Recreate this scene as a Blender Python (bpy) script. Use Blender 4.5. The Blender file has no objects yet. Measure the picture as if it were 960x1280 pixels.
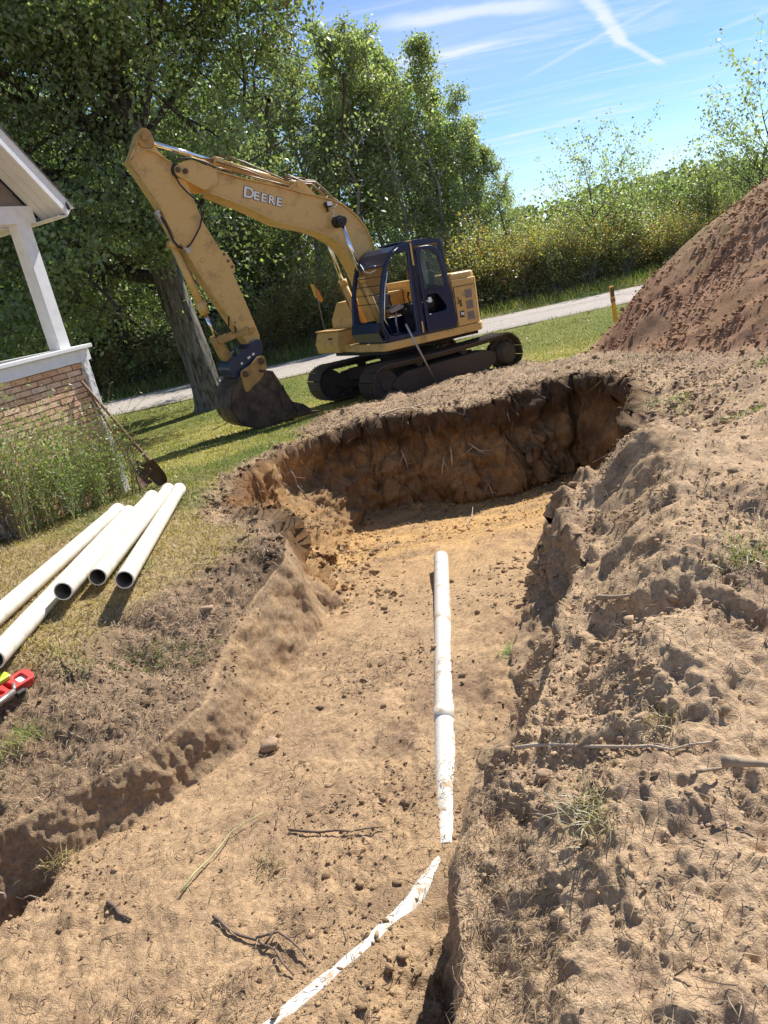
import bpy, bmesh, math, random
import numpy as np
from mathutils import Matrix, Vector, Euler

random.seed(7)
rng = np.random.default_rng(11)
scene = bpy.context.scene
COL = scene.collection

# ------------------------------------------------------------------ camera
PITCH, ROLL, CAMZ = math.radians(17.6), math.radians(12.3), 1.55
cF = Vector((0, math.cos(PITCH), -math.sin(PITCH)))
R0 = Vector((1, 0, 0)); U0 = Vector((0, math.sin(PITCH), math.cos(PITCH)))
cR = R0 * math.cos(ROLL) - U0 * math.sin(ROLL)
cU = R0 * math.sin(ROLL) + U0 * math.cos(ROLL)
cam_data = bpy.data.cameras.new("camera")
cam = bpy.data.objects.new("camera", cam_data)
COL.objects.link(cam)
m = Matrix.Identity(4)
for i in range(3):
    m[i][0] = cR[i]; m[i][1] = cU[i]; m[i][2] = -cF[i]
m[0][3], m[1][3], m[2][3] = 0, 0, CAMZ
cam.matrix_world = m
cam_data.sensor_fit = 'VERTICAL'
cam_data.sensor_height = 24.0
cam_data.lens = 24.0 * 960 / 1280
cam_data.clip_start = 0.05
cam_data.clip_end = 5000
scene.camera = cam

# ------------------------------------------------------------------ world, sun
SUN_AZ, SUN_EL = math.radians(41), math.radians(46)
world = bpy.data.worlds.new("World"); scene.world = world
world.use_nodes = True
nt = world.node_tree; nt.nodes.clear()
N = nt.nodes.new; L = nt.links.new
out = N('ShaderNodeOutputWorld'); bg = N('ShaderNodeBackground'); L(bg.outputs[0], out.inputs[0])
sky = N('ShaderNodeTexSky'); sky.sky_type = 'NISHITA'; sky.sun_disc = False
sky.sun_elevation = SUN_EL; sky.sun_rotation = SUN_AZ
sky.air_density = 0.85; sky.dust_density = 0.0; sky.ozone_density = 3.0
bg.inputs[1].default_value = 0.092
geo = N('ShaderNodeTexCoord')
sep = N('ShaderNodeSeparateXYZ'); L(geo.outputs['Generated'], sep.inputs[0])
def wmath(op, a, b=None, c=None, clamp=False):
    n = N('ShaderNodeMath'); n.operation = op; n.use_clamp = clamp
    for i, v in enumerate((a, b, c)):
        if v is None: continue
        if isinstance(v, (int, float)): n.inputs[i].default_value = v
        else: L(v, n.inputs[i])
    return n.outputs[0]
zc = wmath('ADD', wmath('MAXIMUM', sep.outputs[2], 0.0), 0.06)
px = wmath('DIVIDE', sep.outputs[0], zc); py = wmath('DIVIDE', sep.outputs[1], zc)
comb = N('ShaderNodeCombineXYZ'); L(px, comb.inputs[0]); L(py, comb.inputs[1])
def wnoise(vec, scale, rot, stretch, detail=6, rough=0.55, dist=0.0, loc=(0, 0, 0)):
    mp = N('ShaderNodeMapping'); L(vec, mp.inputs[0])
    mp.inputs['Location'].default_value = loc
    mp.inputs['Rotation'].default_value = (0, 0, rot); mp.inputs['Scale'].default_value = stretch
    n = N('ShaderNodeTexNoise'); L(mp.outputs[0], n.inputs['Vector'])
    n.inputs['Scale'].default_value = scale; n.inputs['Detail'].default_value = detail
    n.inputs['Roughness'].default_value = rough; n.inputs['Distortion'].default_value = dist
    return n.outputs[0]
def wramp(v, a, b):
    n = N('ShaderNodeMapRange'); n.interpolation_type = 'SMOOTHSTEP'; L(v, n.inputs[0])
    n.inputs[1].default_value = a; n.inputs[2].default_value = b
    return n.outputs[0]
big = wramp(wnoise(comb.outputs[0], 0.42, 0.6, (1, 2.6, 1), 8, 0.62, 0.6, (3.1, 1.2, 0)), 0.47, 0.72)
fine = wramp(wnoise(comb.outputs[0], 1.6, 0.5, (0.7, 3.2, 1), 8, 0.65, 1.0, (0.4, 7.0, 0)), 0.42, 0.78)
thin = wramp(wnoise(comb.outputs[0], 0.9, -0.25, (0.5, 4.5, 1), 7, 0.6, 0.8, (5, 2, 0)), 0.52, 0.8)
veil = wramp(wnoise(comb.outputs[0], 0.25, 0.2, (1, 1.4, 1), 5, 0.5, 0.0, (1, 1, 0)), 0.35, 0.75)
cloud = wmath('ADD', wmath('MULTIPLY', wmath('MULTIPLY', big, fine), 1.4), wmath('MULTIPLY', thin, 0.45))
cloud = wmath('ADD', cloud, wmath('MULTIPLY', veil, 0.32))
# contrails: thin bands on the cloud plane, a*x+b*y = c with soft edges, cut to a length
def trail(ax, ay, bx, by, w, strength, wob=0.05):
    dx, dy = bx - ax, by - ay; ln = math.hypot(dx, dy); ux, uy = dx / ln, dy / ln
    rx = wmath('SUBTRACT', px, ax); ry = wmath('SUBTRACT', py, ay)
    t = wmath('ADD', wmath('MULTIPLY', rx, ux), wmath('MULTIPLY', ry, uy))
    s = wmath('SUBTRACT', wmath('MULTIPLY', rx, uy), wmath('MULTIPLY', ry, ux))
    nz = wnoise(comb.outputs[0], 2.2, 0, (1, 1, 1), 5, 0.6)
    s = wmath('ADD', s, wmath('MULTIPLY', wmath('SUBTRACT', nz, 0.5), wob))
    band = wramp(wmath('ABSOLUTE', s), w, w * 0.15)
    cut = wmath('MULTIPLY', wramp(t, -0.15, 0.15), wramp(t, ln + 0.15, ln - 0.15))
    return wmath('MULTIPLY', wmath('MULTIPLY', band, cut), strength)
TRAILS = []   # filled just below from sky directions
def skydir(u, v):
    d = cF + cR * ((u - 480) / 960) - cU * ((v - 640) / 960); d.normalize()
    return d.x / (max(d.z, 0) + 0.06), d.y / (max(d.z, 0) + 0.06)
for (a, b, w, st, wob) in (((738, -10), (775, 55), .05, .62, .12), ((770, 48), (828, 80), .035, .55, .06),
                           ((660, 95), (850, -8), .045, .22, .05), ((900, 38), (1000, -5), .07, .25, .1),
                           ((600, 180), (720, 150), .12, .2, .3), ((800, 215), (880, 178), .3, .5, .6),
                           ((480, 30), (700, 5), .11, .55, .25), ((550, 72), (605, 58), .05, .45, .1), ((660, 245), (710, 228), .5, .5, .7)):
    p, q = skydir(*a), skydir(*b)
    cloud = wmath('ADD', cloud, trail(p[0], p[1], q[0], q[1], w, st, wob))
horizon_fade = wramp(sep.outputs[2], 0.0, 0.12)
cloud = wmath('MULTIPLY', wmath('MINIMUM', cloud, 0.85), wmath('ADD', wmath('MULTIPLY', horizon_fade, 0.5), 0.5))
tint = N('ShaderNodeMix'); tint.data_type = 'RGBA'; tint.blend_type = 'MULTIPLY'; tint.inputs[0].default_value = 1
L(sky.outputs[0], tint.inputs[6]); tint.inputs[7].default_value = (0.74, 0.88, 1.07, 1)
mixc = N('ShaderNodeMix'); mixc.data_type = 'RGBA'; L(cloud, mixc.inputs[0]); L(tint.outputs[2], mixc.inputs[6])
mixc.inputs[7].default_value = (6.6, 7.0, 7.6, 1)
L(mixc.outputs[2], bg.inputs[0])

sd = bpy.data.lights.new("sun", 'SUN'); sd.energy = 5.0; sd.angle = math.radians(0.53); sd.color = (1.0, 0.955, 0.88)
so = bpy.data.objects.new("sun", sd); COL.objects.link(so)
S = Vector((math.sin(SUN_AZ) * math.cos(SUN_EL), math.cos(SUN_AZ) * math.cos(SUN_EL), math.sin(SUN_EL)))
so.rotation_euler = S.to_track_quat('Z', 'Y').to_euler(); so.location = (8, 8, 20)

vs = scene.view_settings
scene.display_settings.display_device = 'sRGB'
vs.view_transform = 'Standard'; vs.look = 'None'; vs.exposure = 0.62; vs.gamma = 1.0; vs.use_curve_mapping = False
scene.cycles.max_bounces = 6; scene.cycles.transparent_max_bounces = 8
scene.cycles.use_adaptive_sampling = True

# ------------------------------------------------------------------ helpers
def link(o, parent=None):
    COL.objects.link(o)
    if parent is not None: o.parent = parent
    return o
def tag(o, label=None, cat=None, group=None, kind=None):
    if label: o['label'] = label
    if cat: o['category'] = cat
    if group: o['group'] = group
    if kind: o['kind'] = kind
    return o
def empty(name, loc=(0, 0, 0), rot=(0, 0, 0)):
    o = bpy.data.objects.new(name, None); o.empty_display_size = 0.1
    COL.objects.link(o); o.location = loc; o.rotation_euler = rot
    return o
def add(name, mesh, parent=None, mt=None):
    o = bpy.data.objects.new(name, mesh)
    if mt is not None and not mesh.materials: mesh.materials.append(mt)
    return link(o, parent)

def fast_mesh(name, V, F, mats=None, smooth=False, colors=None, matidx=None):
    """V (n,3); F (m,k) all faces with k corners."""
    V = np.asarray(V, dtype=np.float32); F = np.asarray(F, dtype=np.int32)
    me = bpy.data.meshes.new(name)
    k = F.shape[1]
    me.vertices.add(len(V)); me.vertices.foreach_set('co', V.ravel())
    me.loops.add(F.size); me.loops.foreach_set('vertex_index', F.ravel())
    me.polygons.add(len(F))
    me.polygons.foreach_set('loop_start', np.arange(0, F.size, k, dtype=np.int32))
    me.polygons.foreach_set('loop_total', np.full(len(F), k, dtype=np.int32))
    if matidx is not None: me.polygons.foreach_set('material_index', matidx.astype(np.int32))
    me.update(calc_edges=True)
    if smooth: me.polygons.foreach_set('use_smooth', np.ones(len(F), dtype=bool))
    if colors is not None:
        a = me.color_attributes.new('col', 'FLOAT_COLOR', 'POINT')
        c = np.ones((len(V), 4), dtype=np.float32); c[:, :3] = colors
        a.data.foreach_set('color', c.ravel())
    for mt in (mats or []): me.materials.append(mt)
    return me

class MB:
    """collects shapes for one mesh object"""
    def __init__(s): s.bm = bmesh.new()
    def verts(s, pts, M=None):
        return [s.bm.verts.new(M @ Vector(p) if M else Vector(p)) for p in pts]
    def box(s, c, d, M=None, bev=0.0, rot=None):
        b = bmesh.new(); bmesh.ops.create_cube(b, size=1)
        bmesh.ops.scale(b, vec=d, verts=b.verts)
        if bev: bmesh.ops.bevel(b, geom=list(b.edges), offset=bev, segments=2, affect='EDGES', profile=0.6)
        T = Matrix.Translation(c) @ (rot.to_4x4() if rot else Matrix.Identity(4))
        if M: T = M @ T
        s.merge(b, T); return s
    def merge(s, b, T=None):
        if T is not None: bmesh.ops.transform(b, matrix=T, verts=b.verts)
        me = bpy.data.meshes.new('tmp'); b.to_mesh(me); b.free(); s.bm.from_mesh(me); bpy.data.meshes.remove(me)
    def cyl(s, a, b, r, r2=None, n=16, caps=True):
        a, b = Vector(a), Vector(b); r2 = r if r2 is None else r2
        z = (b - a).normalized(); x = z.orthogonal().normalized(); y = z.cross(x)
        A = [s.bm.verts.new(a + (x * math.cos(t) + y * math.sin(t)) * r) for t in [2 * math.pi * i / n for i in range(n)]]
        B = [s.bm.verts.new(b + (x * math.cos(t) + y * math.sin(t)) * r2) for t in [2 * math.pi * i / n for i in range(n)]]
        for i in range(n):
            f = s.bm.faces.new((A[i], A[(i + 1) % n], B[(i + 1) % n], B[i])); f.smooth = True
        if caps:
            s.bm.faces.new(list(reversed(A))); s.bm.faces.new(B)
        return s
    def tube(s, pts, rad, n=8, cap=True):
        pts = [Vector(p) for p in pts]
        if not isinstance(rad, (list, tuple)): rad = [rad] * len(pts)
        rings = []; prev = None
        for i, p in enumerate(pts):
            t = (pts[min(i + 1, len(pts) - 1)] - pts[max(i - 1, 0)]).normalized()
            if prev is None: x = t.orthogonal().normalized()
            else:
                x = prev - t * prev.dot(t)
                x = x.normalized() if x.length > 1e-6 else t.orthogonal().normalized()
            prev = x; y = t.cross(x)
            rings.append([s.bm.verts.new(p + (x * math.cos(a) + y * math.sin(a)) * rad[i]) for a in [2 * math.pi * k / n for k in range(n)]])
        for A, B in zip(rings, rings[1:]):
            for k in range(n):
                f = s.bm.faces.new((A[k], A[(k + 1) % n], B[(k + 1) % n], B[k])); f.smooth = True
        if cap:
            s.bm.faces.new(list(reversed(rings[0]))); s.bm.faces.new(rings[-1])
        return s
    def prism(s, xz, y0, y1, bev=0.0, seg=1):
        """outline in the XZ plane, extruded from y0 to y1"""
        b = bmesh.new()
        A = [b.verts.new((p[0], y0, p[1])) for p in xz]; B = [b.verts.new((p[0], y1, p[1])) for p in xz]
        n = len(xz)
        b.faces.new(A); b.faces.new(list(reversed(B)))
        for i in range(n): b.faces.new((A[i], B[i], B[(i + 1) % n], A[(i + 1) % n]))
        bmesh.ops.recalc_face_normals(b, faces=b.faces)
        if bev: bmesh.ops.bevel(b, geom=list(b.edges), offset=bev, segments=seg + 1, affect='EDGES', profile=0.6)
        s.merge(b); return s
    def prism_xy(s, xy, z0, z1, bev=0.0, seg=1):
        b = bmesh.new()
        A = [b.verts.new((p[0], p[1], z0)) for p in xy]; B = [b.verts.new((p[0], p[1], z1)) for p in xy]
        n = len(xy)
        b.faces.new(A); b.faces.new(list(reversed(B)))
        for i in range(n): b.faces.new((A[i], B[i], B[(i + 1) % n], A[(i + 1) % n]))
        bmesh.ops.recalc_face_normals(b, faces=b.faces)
        if bev: bmesh.ops.bevel(b, geom=list(b.edges), offset=bev, segments=seg + 1, affect='EDGES', profile=0.6)
        s.merge(b); return s
    def strip(s, xz, y0, y1, th):
        """a bent plate following a polyline in XZ"""
        P = [Vector((p[0], 0, p[1])) for p in xz]; n = len(P); up = []
        for i in range(n):
            t = (P[min(i + 1, n - 1)] - P[max(i - 1, 0)]).normalized(); up.append(Vector((-t.z, 0, t.x)))
        rows = []
        for i in range(n):
            a = P[i]; c = P[i] + up[i] * th
            rows.append([s.bm.verts.new((a.x, y0, a.z)), s.bm.verts.new((a.x, y1, a.z)), s.bm.verts.new((c.x, y1, c.z)), s.bm.verts.new((c.x, y0, c.z))])
        for A, B in zip(rows, rows[1:]):
            for k in range(4): s.bm.faces.new((A[k], B[k], B[(k + 1) % 4], A[(k + 1) % 4]))
        s.bm.faces.new(rows[0]); s.bm.faces.new(list(reversed(rows[-1])))
        return s
    def build(s, name, mt, parent=None, smooth=None):
        bmesh.ops.recalc_face_normals(s.bm, faces=s.bm.faces)
        me = bpy.data.meshes.new(name); s.bm.to_mesh(me); s.bm.free()
        me.materials.append(mt)
        if smooth is not None:
            for p in me.polygons: p.use_smooth = smooth
        return add(name, me, parent)

def plate(name, outline, holes, th, mt, parent, M, bev=0.008, res=2):
    """flat panel with openings: 2D curve with holes turned into a mesh; M maps (x,y,thickness) to place"""
    cu = bpy.data.curves.new('tmp', 'CURVE'); cu.dimensions = '2D'; cu.fill_mode = 'BOTH'
    cu.extrude = th / 2 - bev; cu.bevel_depth = bev; cu.bevel_resolution = 1; cu.offset = -bev
    for k, loop in enumerate([outline] + list(holes)):
        sp = cu.splines.new('POLY'); sp.points.add(len(loop) - 1); sp.use_cyclic_u = True
        area = sum(loop[i][0] * loop[(i + 1) % len(loop)][1] - loop[(i + 1) % len(loop)][0] * loop[i][1] for i in range(len(loop)))
        pts = loop if (area > 0) == (k == 0) else loop[::-1]
        for i, p in enumerate(pts): sp.points[i].co = (p[0], p[1], 0, 1)
    o = bpy.data.objects.new('tmp', cu); COL.objects.link(o)
    bpy.context.view_layer.update()
    dg = bpy.context.evaluated_depsgraph_get()
    me = bpy.data.meshes.new_from_object(o.evaluated_get(dg))
    bpy.data.objects.remove(o); bpy.data.curves.remove(cu)
    me.transform(M); me.materials.clear(); me.materials.append(mt); me.name = name
    return add(name, me, parent)
def rounded(poly, r, n=4):
    """round the corners of a 2D polygon; r may be a list"""
    out = []; m_ = len(poly)
    for i in range(m_):
        p = Vector(poly[i]); a = Vector(poly[i - 1]); b = Vector(poly[(i + 1) % m_]); rr = r[i] if isinstance(r, (list, tuple)) else r
        u = (a - p); v = (b - p); rr = min(rr, u.length * .45, v.length * .45)
        if rr < 1e-4: out.append(tuple(p)); continue
        s0 = p + u.normalized() * rr; s1 = p + v.normalized() * rr
        for k in range(n + 1):
            t = k / n; q = s0 * (1 - t) ** 2 + p * 2 * t * (1 - t) + s1 * t * t
            out.append((q.x, q.y))
    return out

# ------------------------------------------------------------------ noise
def _h(ix, iy, iz, seed):
    h = (ix.astype(np.uint32) * np.uint32(374761393) + iy.astype(np.uint32) * np.uint32(668265263) + iz.astype(np.uint32) * np.uint32(2147483647) + np.uint32(seed * 974711 + 13))
    h = (h ^ (h >> np.uint32(13))) * np.uint32(1274126177)
    h = h ^ (h >> np.uint32(16))
    return (h & np.uint32(0xffffff)).astype(np.float32) / np.float32(0xffffff)
def noise3(x, y, z, seed=0):
    with np.errstate(over='ignore'):
        fx, fy, fz = np.floor(x), np.floor(y), np.floor(z)
        ix, iy, iz = fx.astype(np.int64), fy.astype(np.int64), fz.astype(np.int64)
        tx, ty, tz = x - fx, y - fy, z - fz
        tx, ty, tz = [t * t * (3 - 2 * t) for t in (tx, ty, tz)]
        r = 0
        for a in (0, 1):
            for b in (0, 1):
                for c in (0, 1):
                    w = (tx if a else 1 - tx) * (ty if b else 1 - ty) * (tz if c else 1 - tz)
                    r = r + w * _h(ix + a, iy + b, iz + c, seed)
        return (r * 2 - 1).astype(np.float32)
def noise2(x, y, seed=0):
    with np.errstate(over='ignore'):
        fx, fy = np.floor(x), np.floor(y)
        ix, iy = fx.astype(np.int64), fy.astype(np.int64); zz_ = np.zeros_like(ix)
        tx, ty = x - fx, y - fy
        tx, ty = [t * t * (3 - 2 * t) for t in (tx, ty)]
        r = 0
        for a in (0, 1):
            for b in (0, 1):
                w = (tx if a else 1 - tx) * (ty if b else 1 - ty)
                r = r + w * _h(ix + a, iy + b, zz_, seed)
        return r * 2 - 1
def fbm2(x, y, s, o=3, seed=0, g=0.5):
    r = 0; a = 1.0; t = 0
    for i in range(o):
        r = r + a * noise2(x / s + 17.3 * i, y / s - 9.1 * i, seed + i); t += a; a *= g; s = s * 0.5
    return r / t
def fbm3(P, s, o=3, seed=0, g=0.5, sc=(1, 1, 1)):
    r = 0; a = 1.0; t = 0
    for i in range(o):
        r = r + a * noise3(P[:, 0] * sc[0] / s + 5.2 * i, P[:, 1] * sc[1] / s, P[:, 2] * sc[2] / s - 3.3 * i, seed + i); t += a; a *= g; s = s * 0.5
    return r / t
def domes(x, y, s, dens, seed):
    """round clods of random size sitting in a plane; height in units of s"""
    fx, fy = np.floor(x / s), np.floor(y / s); h = np.zeros(x.shape, np.float32)
    with np.errstate(over='ignore'):
        for a in (-1, 0, 1):
            for b in (-1, 0, 1):
                ix, iy = (fx + a).astype(np.int64), (fy + b).astype(np.int64); z0 = np.zeros_like(ix)
                r1, r2, r3, r4 = _h(ix, iy, z0, seed), _h(ix, iy, z0, seed + 1), _h(ix, iy, z0, seed + 2), _h(ix, iy, z0, seed + 3)
                dx = x / s - (fx + a + r1); dy = y / s - (fy + b + r2)
                ang = r4 * 3.14; ca, sa = np.cos(ang), np.sin(ang); ex = dx * ca + dy * sa; ey = -dx * sa + dy * ca
                rad = (0.15 + 0.5 * r3 ** 2); d2 = (ex / rad) ** 2 + (ey / (rad * (0.55 + .4 * r4))) ** 2
                hh = np.where(r4 * 0.99 + .0 < dens, np.sqrt(np.maximum(0, 1 - d2)) * rad * 0.8, 0)
                h = np.maximum(h, hh)
    return h
def smooth(a, b, x):
    t = np.clip((x - a) / (b - a), 0, 1); return t * t * (3 - 2 * t)
# ------------------------------------------------------------------ materials
def new_mat(name):
    mt = bpy.data.materials.new(name); mt.use_nodes = True
    n = mt.node_tree; b = n.nodes['Principled BSDF']; return mt, n, b
def nd(n, kind, **kw):
    x = n.nodes.new(kind)
    for k, v in kw.items(): setattr(x, k, v)
    return x
def paint(name, col, rough=0.5, metal=0.0, dirt=None, dscale=6.0, damt=0.5, bump=0.0, bscale=60.0, var=0.08, coat=0.0, spec=0.5, thr=(0.45, 0.7)):
    """paint, steel, plastic: base colour with wear and dirt patches plus fine relief"""
    mt, n, b = new_mat(name)
    tc = nd(n, 'ShaderNodeTexCoord')
    n1 = nd(n, 'ShaderNodeTexNoise'); n1.inputs['Scale'].default_value = dscale; n1.inputs['Detail'].default_value = 8; n1.inputs['Roughness'].default_value = .65
    n.links.new(tc.outputs['Object'], n1.inputs['Vector'])
    mr = nd(n, 'ShaderNodeMapRange'); mr.inputs[1].default_value = thr[0]; mr.inputs[2].default_value = thr[1]; n.links.new(n1.outputs[0], mr.inputs[0])
    mul = nd(n, 'ShaderNodeMath', operation='MULTIPLY'); mul.inputs[1].default_value = damt; n.links.new(mr.outputs[0], mul.inputs[0])
    n2 = nd(n, 'ShaderNodeTexNoise'); n2.inputs['Scale'].default_value = dscale * 5; n2.inputs['Detail'].default_value = 5
    n.links.new(tc.outputs['Object'], n2.inputs['Vector'])
    hsv = nd(n, 'ShaderNodeHueSaturation'); hsv.inputs['Color'].default_value = (*col, 1)
    v = nd(n, 'ShaderNodeMapRange'); v.inputs[3].default_value = 1 - var; v.inputs[4].default_value = 1 + var; n.links.new(n2.outputs[0], v.inputs[0]); n.links.new(v.outputs[0], hsv.inputs['Value'])
    mx = nd(n, 'ShaderNodeMix', data_type='RGBA'); n.links.new(mul.outputs[0], mx.inputs[0]); n.links.new(hsv.outputs[0], mx.inputs[6])
    mx.inputs[7].default_value = (*(dirt or [c * .5 for c in col]), 1)
    n.links.new(mx.outputs[2], b.inputs['Base Color'])
    rr = nd(n, 'ShaderNodeMapRange'); rr.inputs[3].default_value = rough; rr.inputs[4].default_value = min(1, rough + .35); n.links.new(mul.outputs[0], rr.inputs[0]); n.links.new(rr.outputs[0], b.inputs['Roughness'])
    b.inputs['Metallic'].default_value = metal; b.inputs['Coat Weight'].default_value = coat; b.inputs['Specular IOR Level'].default_value = spec
    if bump:
        n3 = nd(n, 'ShaderNodeTexNoise'); n3.inputs['Scale'].default_value = bscale; n3.inputs['Detail'].default_value = 6; n.links.new(tc.outputs['Object'], n3.inputs['Vector'])
        bp = nd(n, 'ShaderNodeBump'); bp.inputs['Strength'].default_value = bump; bp.inputs['Distance'].default_value = .01; n.links.new(n3.outputs[0], bp.inputs['Height']); n.links.new(bp.outputs[0], b.inputs['Normal'])
    return mt
def soil_mat(name, fine=1.0, bump=0.9):
    mt, n, b = new_mat(name)
    at = nd(n, 'ShaderNodeAttribute', attribute_name='col'); g = nd(n, 'ShaderNodeTexCoord')
    def ns(scale, d=4, r=.6):
        x = nd(n, 'ShaderNodeTexNoise'); x.inputs['Scale'].default_value = scale; x.inputs['Detail'].default_value = d; x.inputs['Roughness'].default_value = r
        n.links.new(g.outputs['Object'], x.inputs['Vector']); return x.outputs[0]
    a, c = ns(45, 6, .7), ns(9, 5, .6)
    m1 = nd(n, 'ShaderNodeMapRange'); m1.inputs[1].default_value = .3; m1.inputs[2].default_value = .7; m1.inputs[3].default_value = .60; m1.inputs[4].default_value = 1.32; n.links.new(a, m1.inputs[0])
    m2 = nd(n, 'ShaderNodeMapRange'); m2.inputs[1].default_value = .3; m2.inputs[2].default_value = .7; m2.inputs[3].default_value = .84; m2.inputs[4].default_value = 1.14; n.links.new(c, m2.inputs[0])
    mm = nd(n, 'ShaderNodeMath', operation='MULTIPLY'); n.links.new(m1.outputs[0], mm.inputs[0]); n.links.new(m2.outputs[0], mm.inputs[1])
    vm = nd(n, 'ShaderNodeVectorMath', operation='SCALE'); n.links.new(at.outputs['Color'], vm.inputs[0]); n.links.new(mm.outputs[0], vm.inputs['Scale'])
    n.links.new(vm.outputs[0], b.inputs['Base Color'])
    b.inputs['Roughness'].default_value = .95; b.inputs['Specular IOR Level'].default_value = .15
    bp = nd(n, 'ShaderNodeBump'); bp.inputs['Strength'].default_value = bump; bp.inputs['Distance'].default_value = .012
    h = nd(n, 'ShaderNodeMath', operation='ADD'); n.links.new(ns(38, 8, .75), h.inputs[0]); n.links.new(ns(160, 3, .6), h.inputs[1]); n.links.new(h.outputs[0], bp.inputs['Height'])
    n.links.new(bp.outputs[0], b.inputs['Normal'])
    return mt
def leaf_mat(name, col, var=.35, trans=.45, hue=.03, gloss=.45):
    mt, n, b = new_mat(name); o = n.nodes['Material Output']
    at = nd(n, 'ShaderNodeAttribute', attribute_name='col'); oi = nd(n, 'ShaderNodeObjectInfo')
    hs = nd(n, 'ShaderNodeHueSaturation'); hs.inputs['Color'].default_value = (*col, 1)
    hm = nd(n, 'ShaderNodeMapRange'); hm.inputs[3].default_value = .5 - hue; hm.inputs[4].default_value = .5 + hue; n.links.new(oi.outputs['Random'], hm.inputs[0]); n.links.new(hm.outputs[0], hs.inputs['Hue'])
    vmx = nd(n, 'ShaderNodeMix', data_type='RGBA', blend_type='MULTIPLY'); vmx.inputs[0].default_value = 1; n.links.new(hs.outputs[0], vmx.inputs[6]); n.links.new(at.outputs['Color'], vmx.inputs[7])
    n.links.new(vmx.outputs[2], b.inputs['Base Color']); b.inputs['Roughness'].default_value = gloss; b.inputs['Specular IOR Level'].default_value = .5
    tr = nd(n, 'ShaderNodeBsdfTranslucent')
    tm = nd(n, 'ShaderNodeMix', data_type='RGBA', blend_type='MULTIPLY'); tm.inputs[0].default_value = 1; n.links.new(vmx.outputs[2], tm.inputs[6]); tm.inputs[7].default_value = (1.35, 1.5, .6, 1); n.links.new(tm.outputs[2], tr.inputs['Color'])
    ms = nd(n, 'ShaderNodeMixShader'); ms.inputs[0].default_value = trans; n.links.new(b.outputs[0], ms.inputs[1]); n.links.new(tr.outputs[0], ms.inputs[2]); n.links.new(ms.outputs[0], o.inputs[0])
    return mt
def bark_mat(name, c1, c2, scale=6):
    mt, n, b = new_mat(name); g = nd(n, 'ShaderNodeTexCoord'); mp = nd(n, 'ShaderNodeMapping'); mp.inputs['Scale'].default_value = (1, 1, .18); n.links.new(g.outputs['Object'], mp.inputs[0])
    v = nd(n, 'ShaderNodeTexNoise'); v.inputs['Scale'].default_value = scale * 2.2; v.inputs['Detail'].default_value = 8; v.inputs['Roughness'].default_value = .7; v.inputs['Distortion'].default_value = .6; n.links.new(mp.outputs[0], v.inputs['Vector'])
    r = nd(n, 'ShaderNodeMapRange'); r.inputs[1].default_value = .38; r.inputs[2].default_value = .62; n.links.new(v.outputs[0], r.inputs[0])
    mx = nd(n, 'ShaderNodeMix', data_type='RGBA'); n.links.new(r.outputs[0], mx.inputs[0]); mx.inputs[6].default_value = (*c1, 1); mx.inputs[7].default_value = (*c2, 1)
    n.links.new(mx.outputs[2], b.inputs['Base Color']); b.inputs['Roughness'].default_value = .9
    bp = nd(n, 'ShaderNodeBump'); bp.inputs['Strength'].default_value = 1; bp.inputs['Distance'].default_value = .05; n.links.new(v.outputs[0], bp.inputs['Height']); n.links.new(bp.outputs[0], b.inputs['Normal'])
    return mt
M_ = {}
M_['soil'] = soil_mat('soil'); M_['clod'] = soil_mat('clod_soil', bump=.4)
M_['yellow'] = paint('construction_yellow', (.64, .40, .13), .42, dirt=(.26, .16, .07), dscale=4.5, damt=.6, var=.10, bump=.05, bscale=25, thr=(.52, .68))
M_['yellow_dirty'] = paint('worn_yellow', (.46, .27, .075), .55, dirt=(.14, .085, .045), dscale=5, damt=.75, var=.1, bump=.1)
M_['navy'] = paint('cab_navy', (.011, .022, .065), .3, dirt=(.06, .055, .05), dscale=4, damt=.2, var=.1, coat=.2)
M_['black'] = paint('black_rubber', (.018, .018, .018), .6, dirt=(.08, .065, .05), damt=.4)
M_['trackm'] = paint('track_steel', (.075, .06, .048), .65, metal=.2, dirt=(.16, .115, .075), dscale=12, damt=.7, bump=.4, bscale=40)
M_['mud'] = paint('muddy_frame', (.07, .052, .038), .85, dirt=(.05, .038, .03), dscale=7, damt=.6, bump=.6, bscale=30)
M_['bucketm'] = paint('bucket_steel', (.12, .082, .056), .5, metal=.3, dirt=(.05, .035, .027), dscale=5, damt=.8, bump=.35, bscale=18, var=.2, thr=(.4, .6))
M_['chrome'] = paint('polished_rod', (.75, .75, .78), .12, metal=1, dirt=(.4, .35, .3), damt=.2)
M_['copper'] = paint('oil_pipe_brown', (.20, .105, .05), .4, dirt=(.1, .07, .05), damt=.4)
M_['seat'] = paint('seat_fabric', (.03, .03, .032), .85)
M_['white_plastic'] = paint('pvc_white', (.80, .755, .64), .35, dirt=(.38, .29, .18), dscale=9, damt=.6, var=.03, bump=.03, thr=(.52, .72))
M_['pvc_muddy'] = paint('pvc_muddy', (.66, .63, .56), .45, dirt=(.40, .27, .15), dscale=9, damt=.9, var=.03, bump=.1, thr=(.56, .66))
M_['pvc_in'] = paint('pvc_inside', (.35, .29, .22), .8, dirt=(.12, .09, .06), dscale=14, damt=.8)
M_['white'] = paint('white_trim_paint', (.80, .80, .78), .55, dirt=(.45, .42, .36), dscale=9, damt=.3, var=.03, bump=.08)
M_['white_peel'] = paint('peeling_white_paint', (.78, .78, .76), .6, dirt=(.35, .33, .3), dscale=22, damt=.9, var=.05, bump=.3, thr=(.48, .56))
M_['cream'] = paint('cream_soffit', (.74, .70, .60), .6, dirt=(.5, .46, .38), damt=.25, var=.03)
M_['brick'] = None
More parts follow.
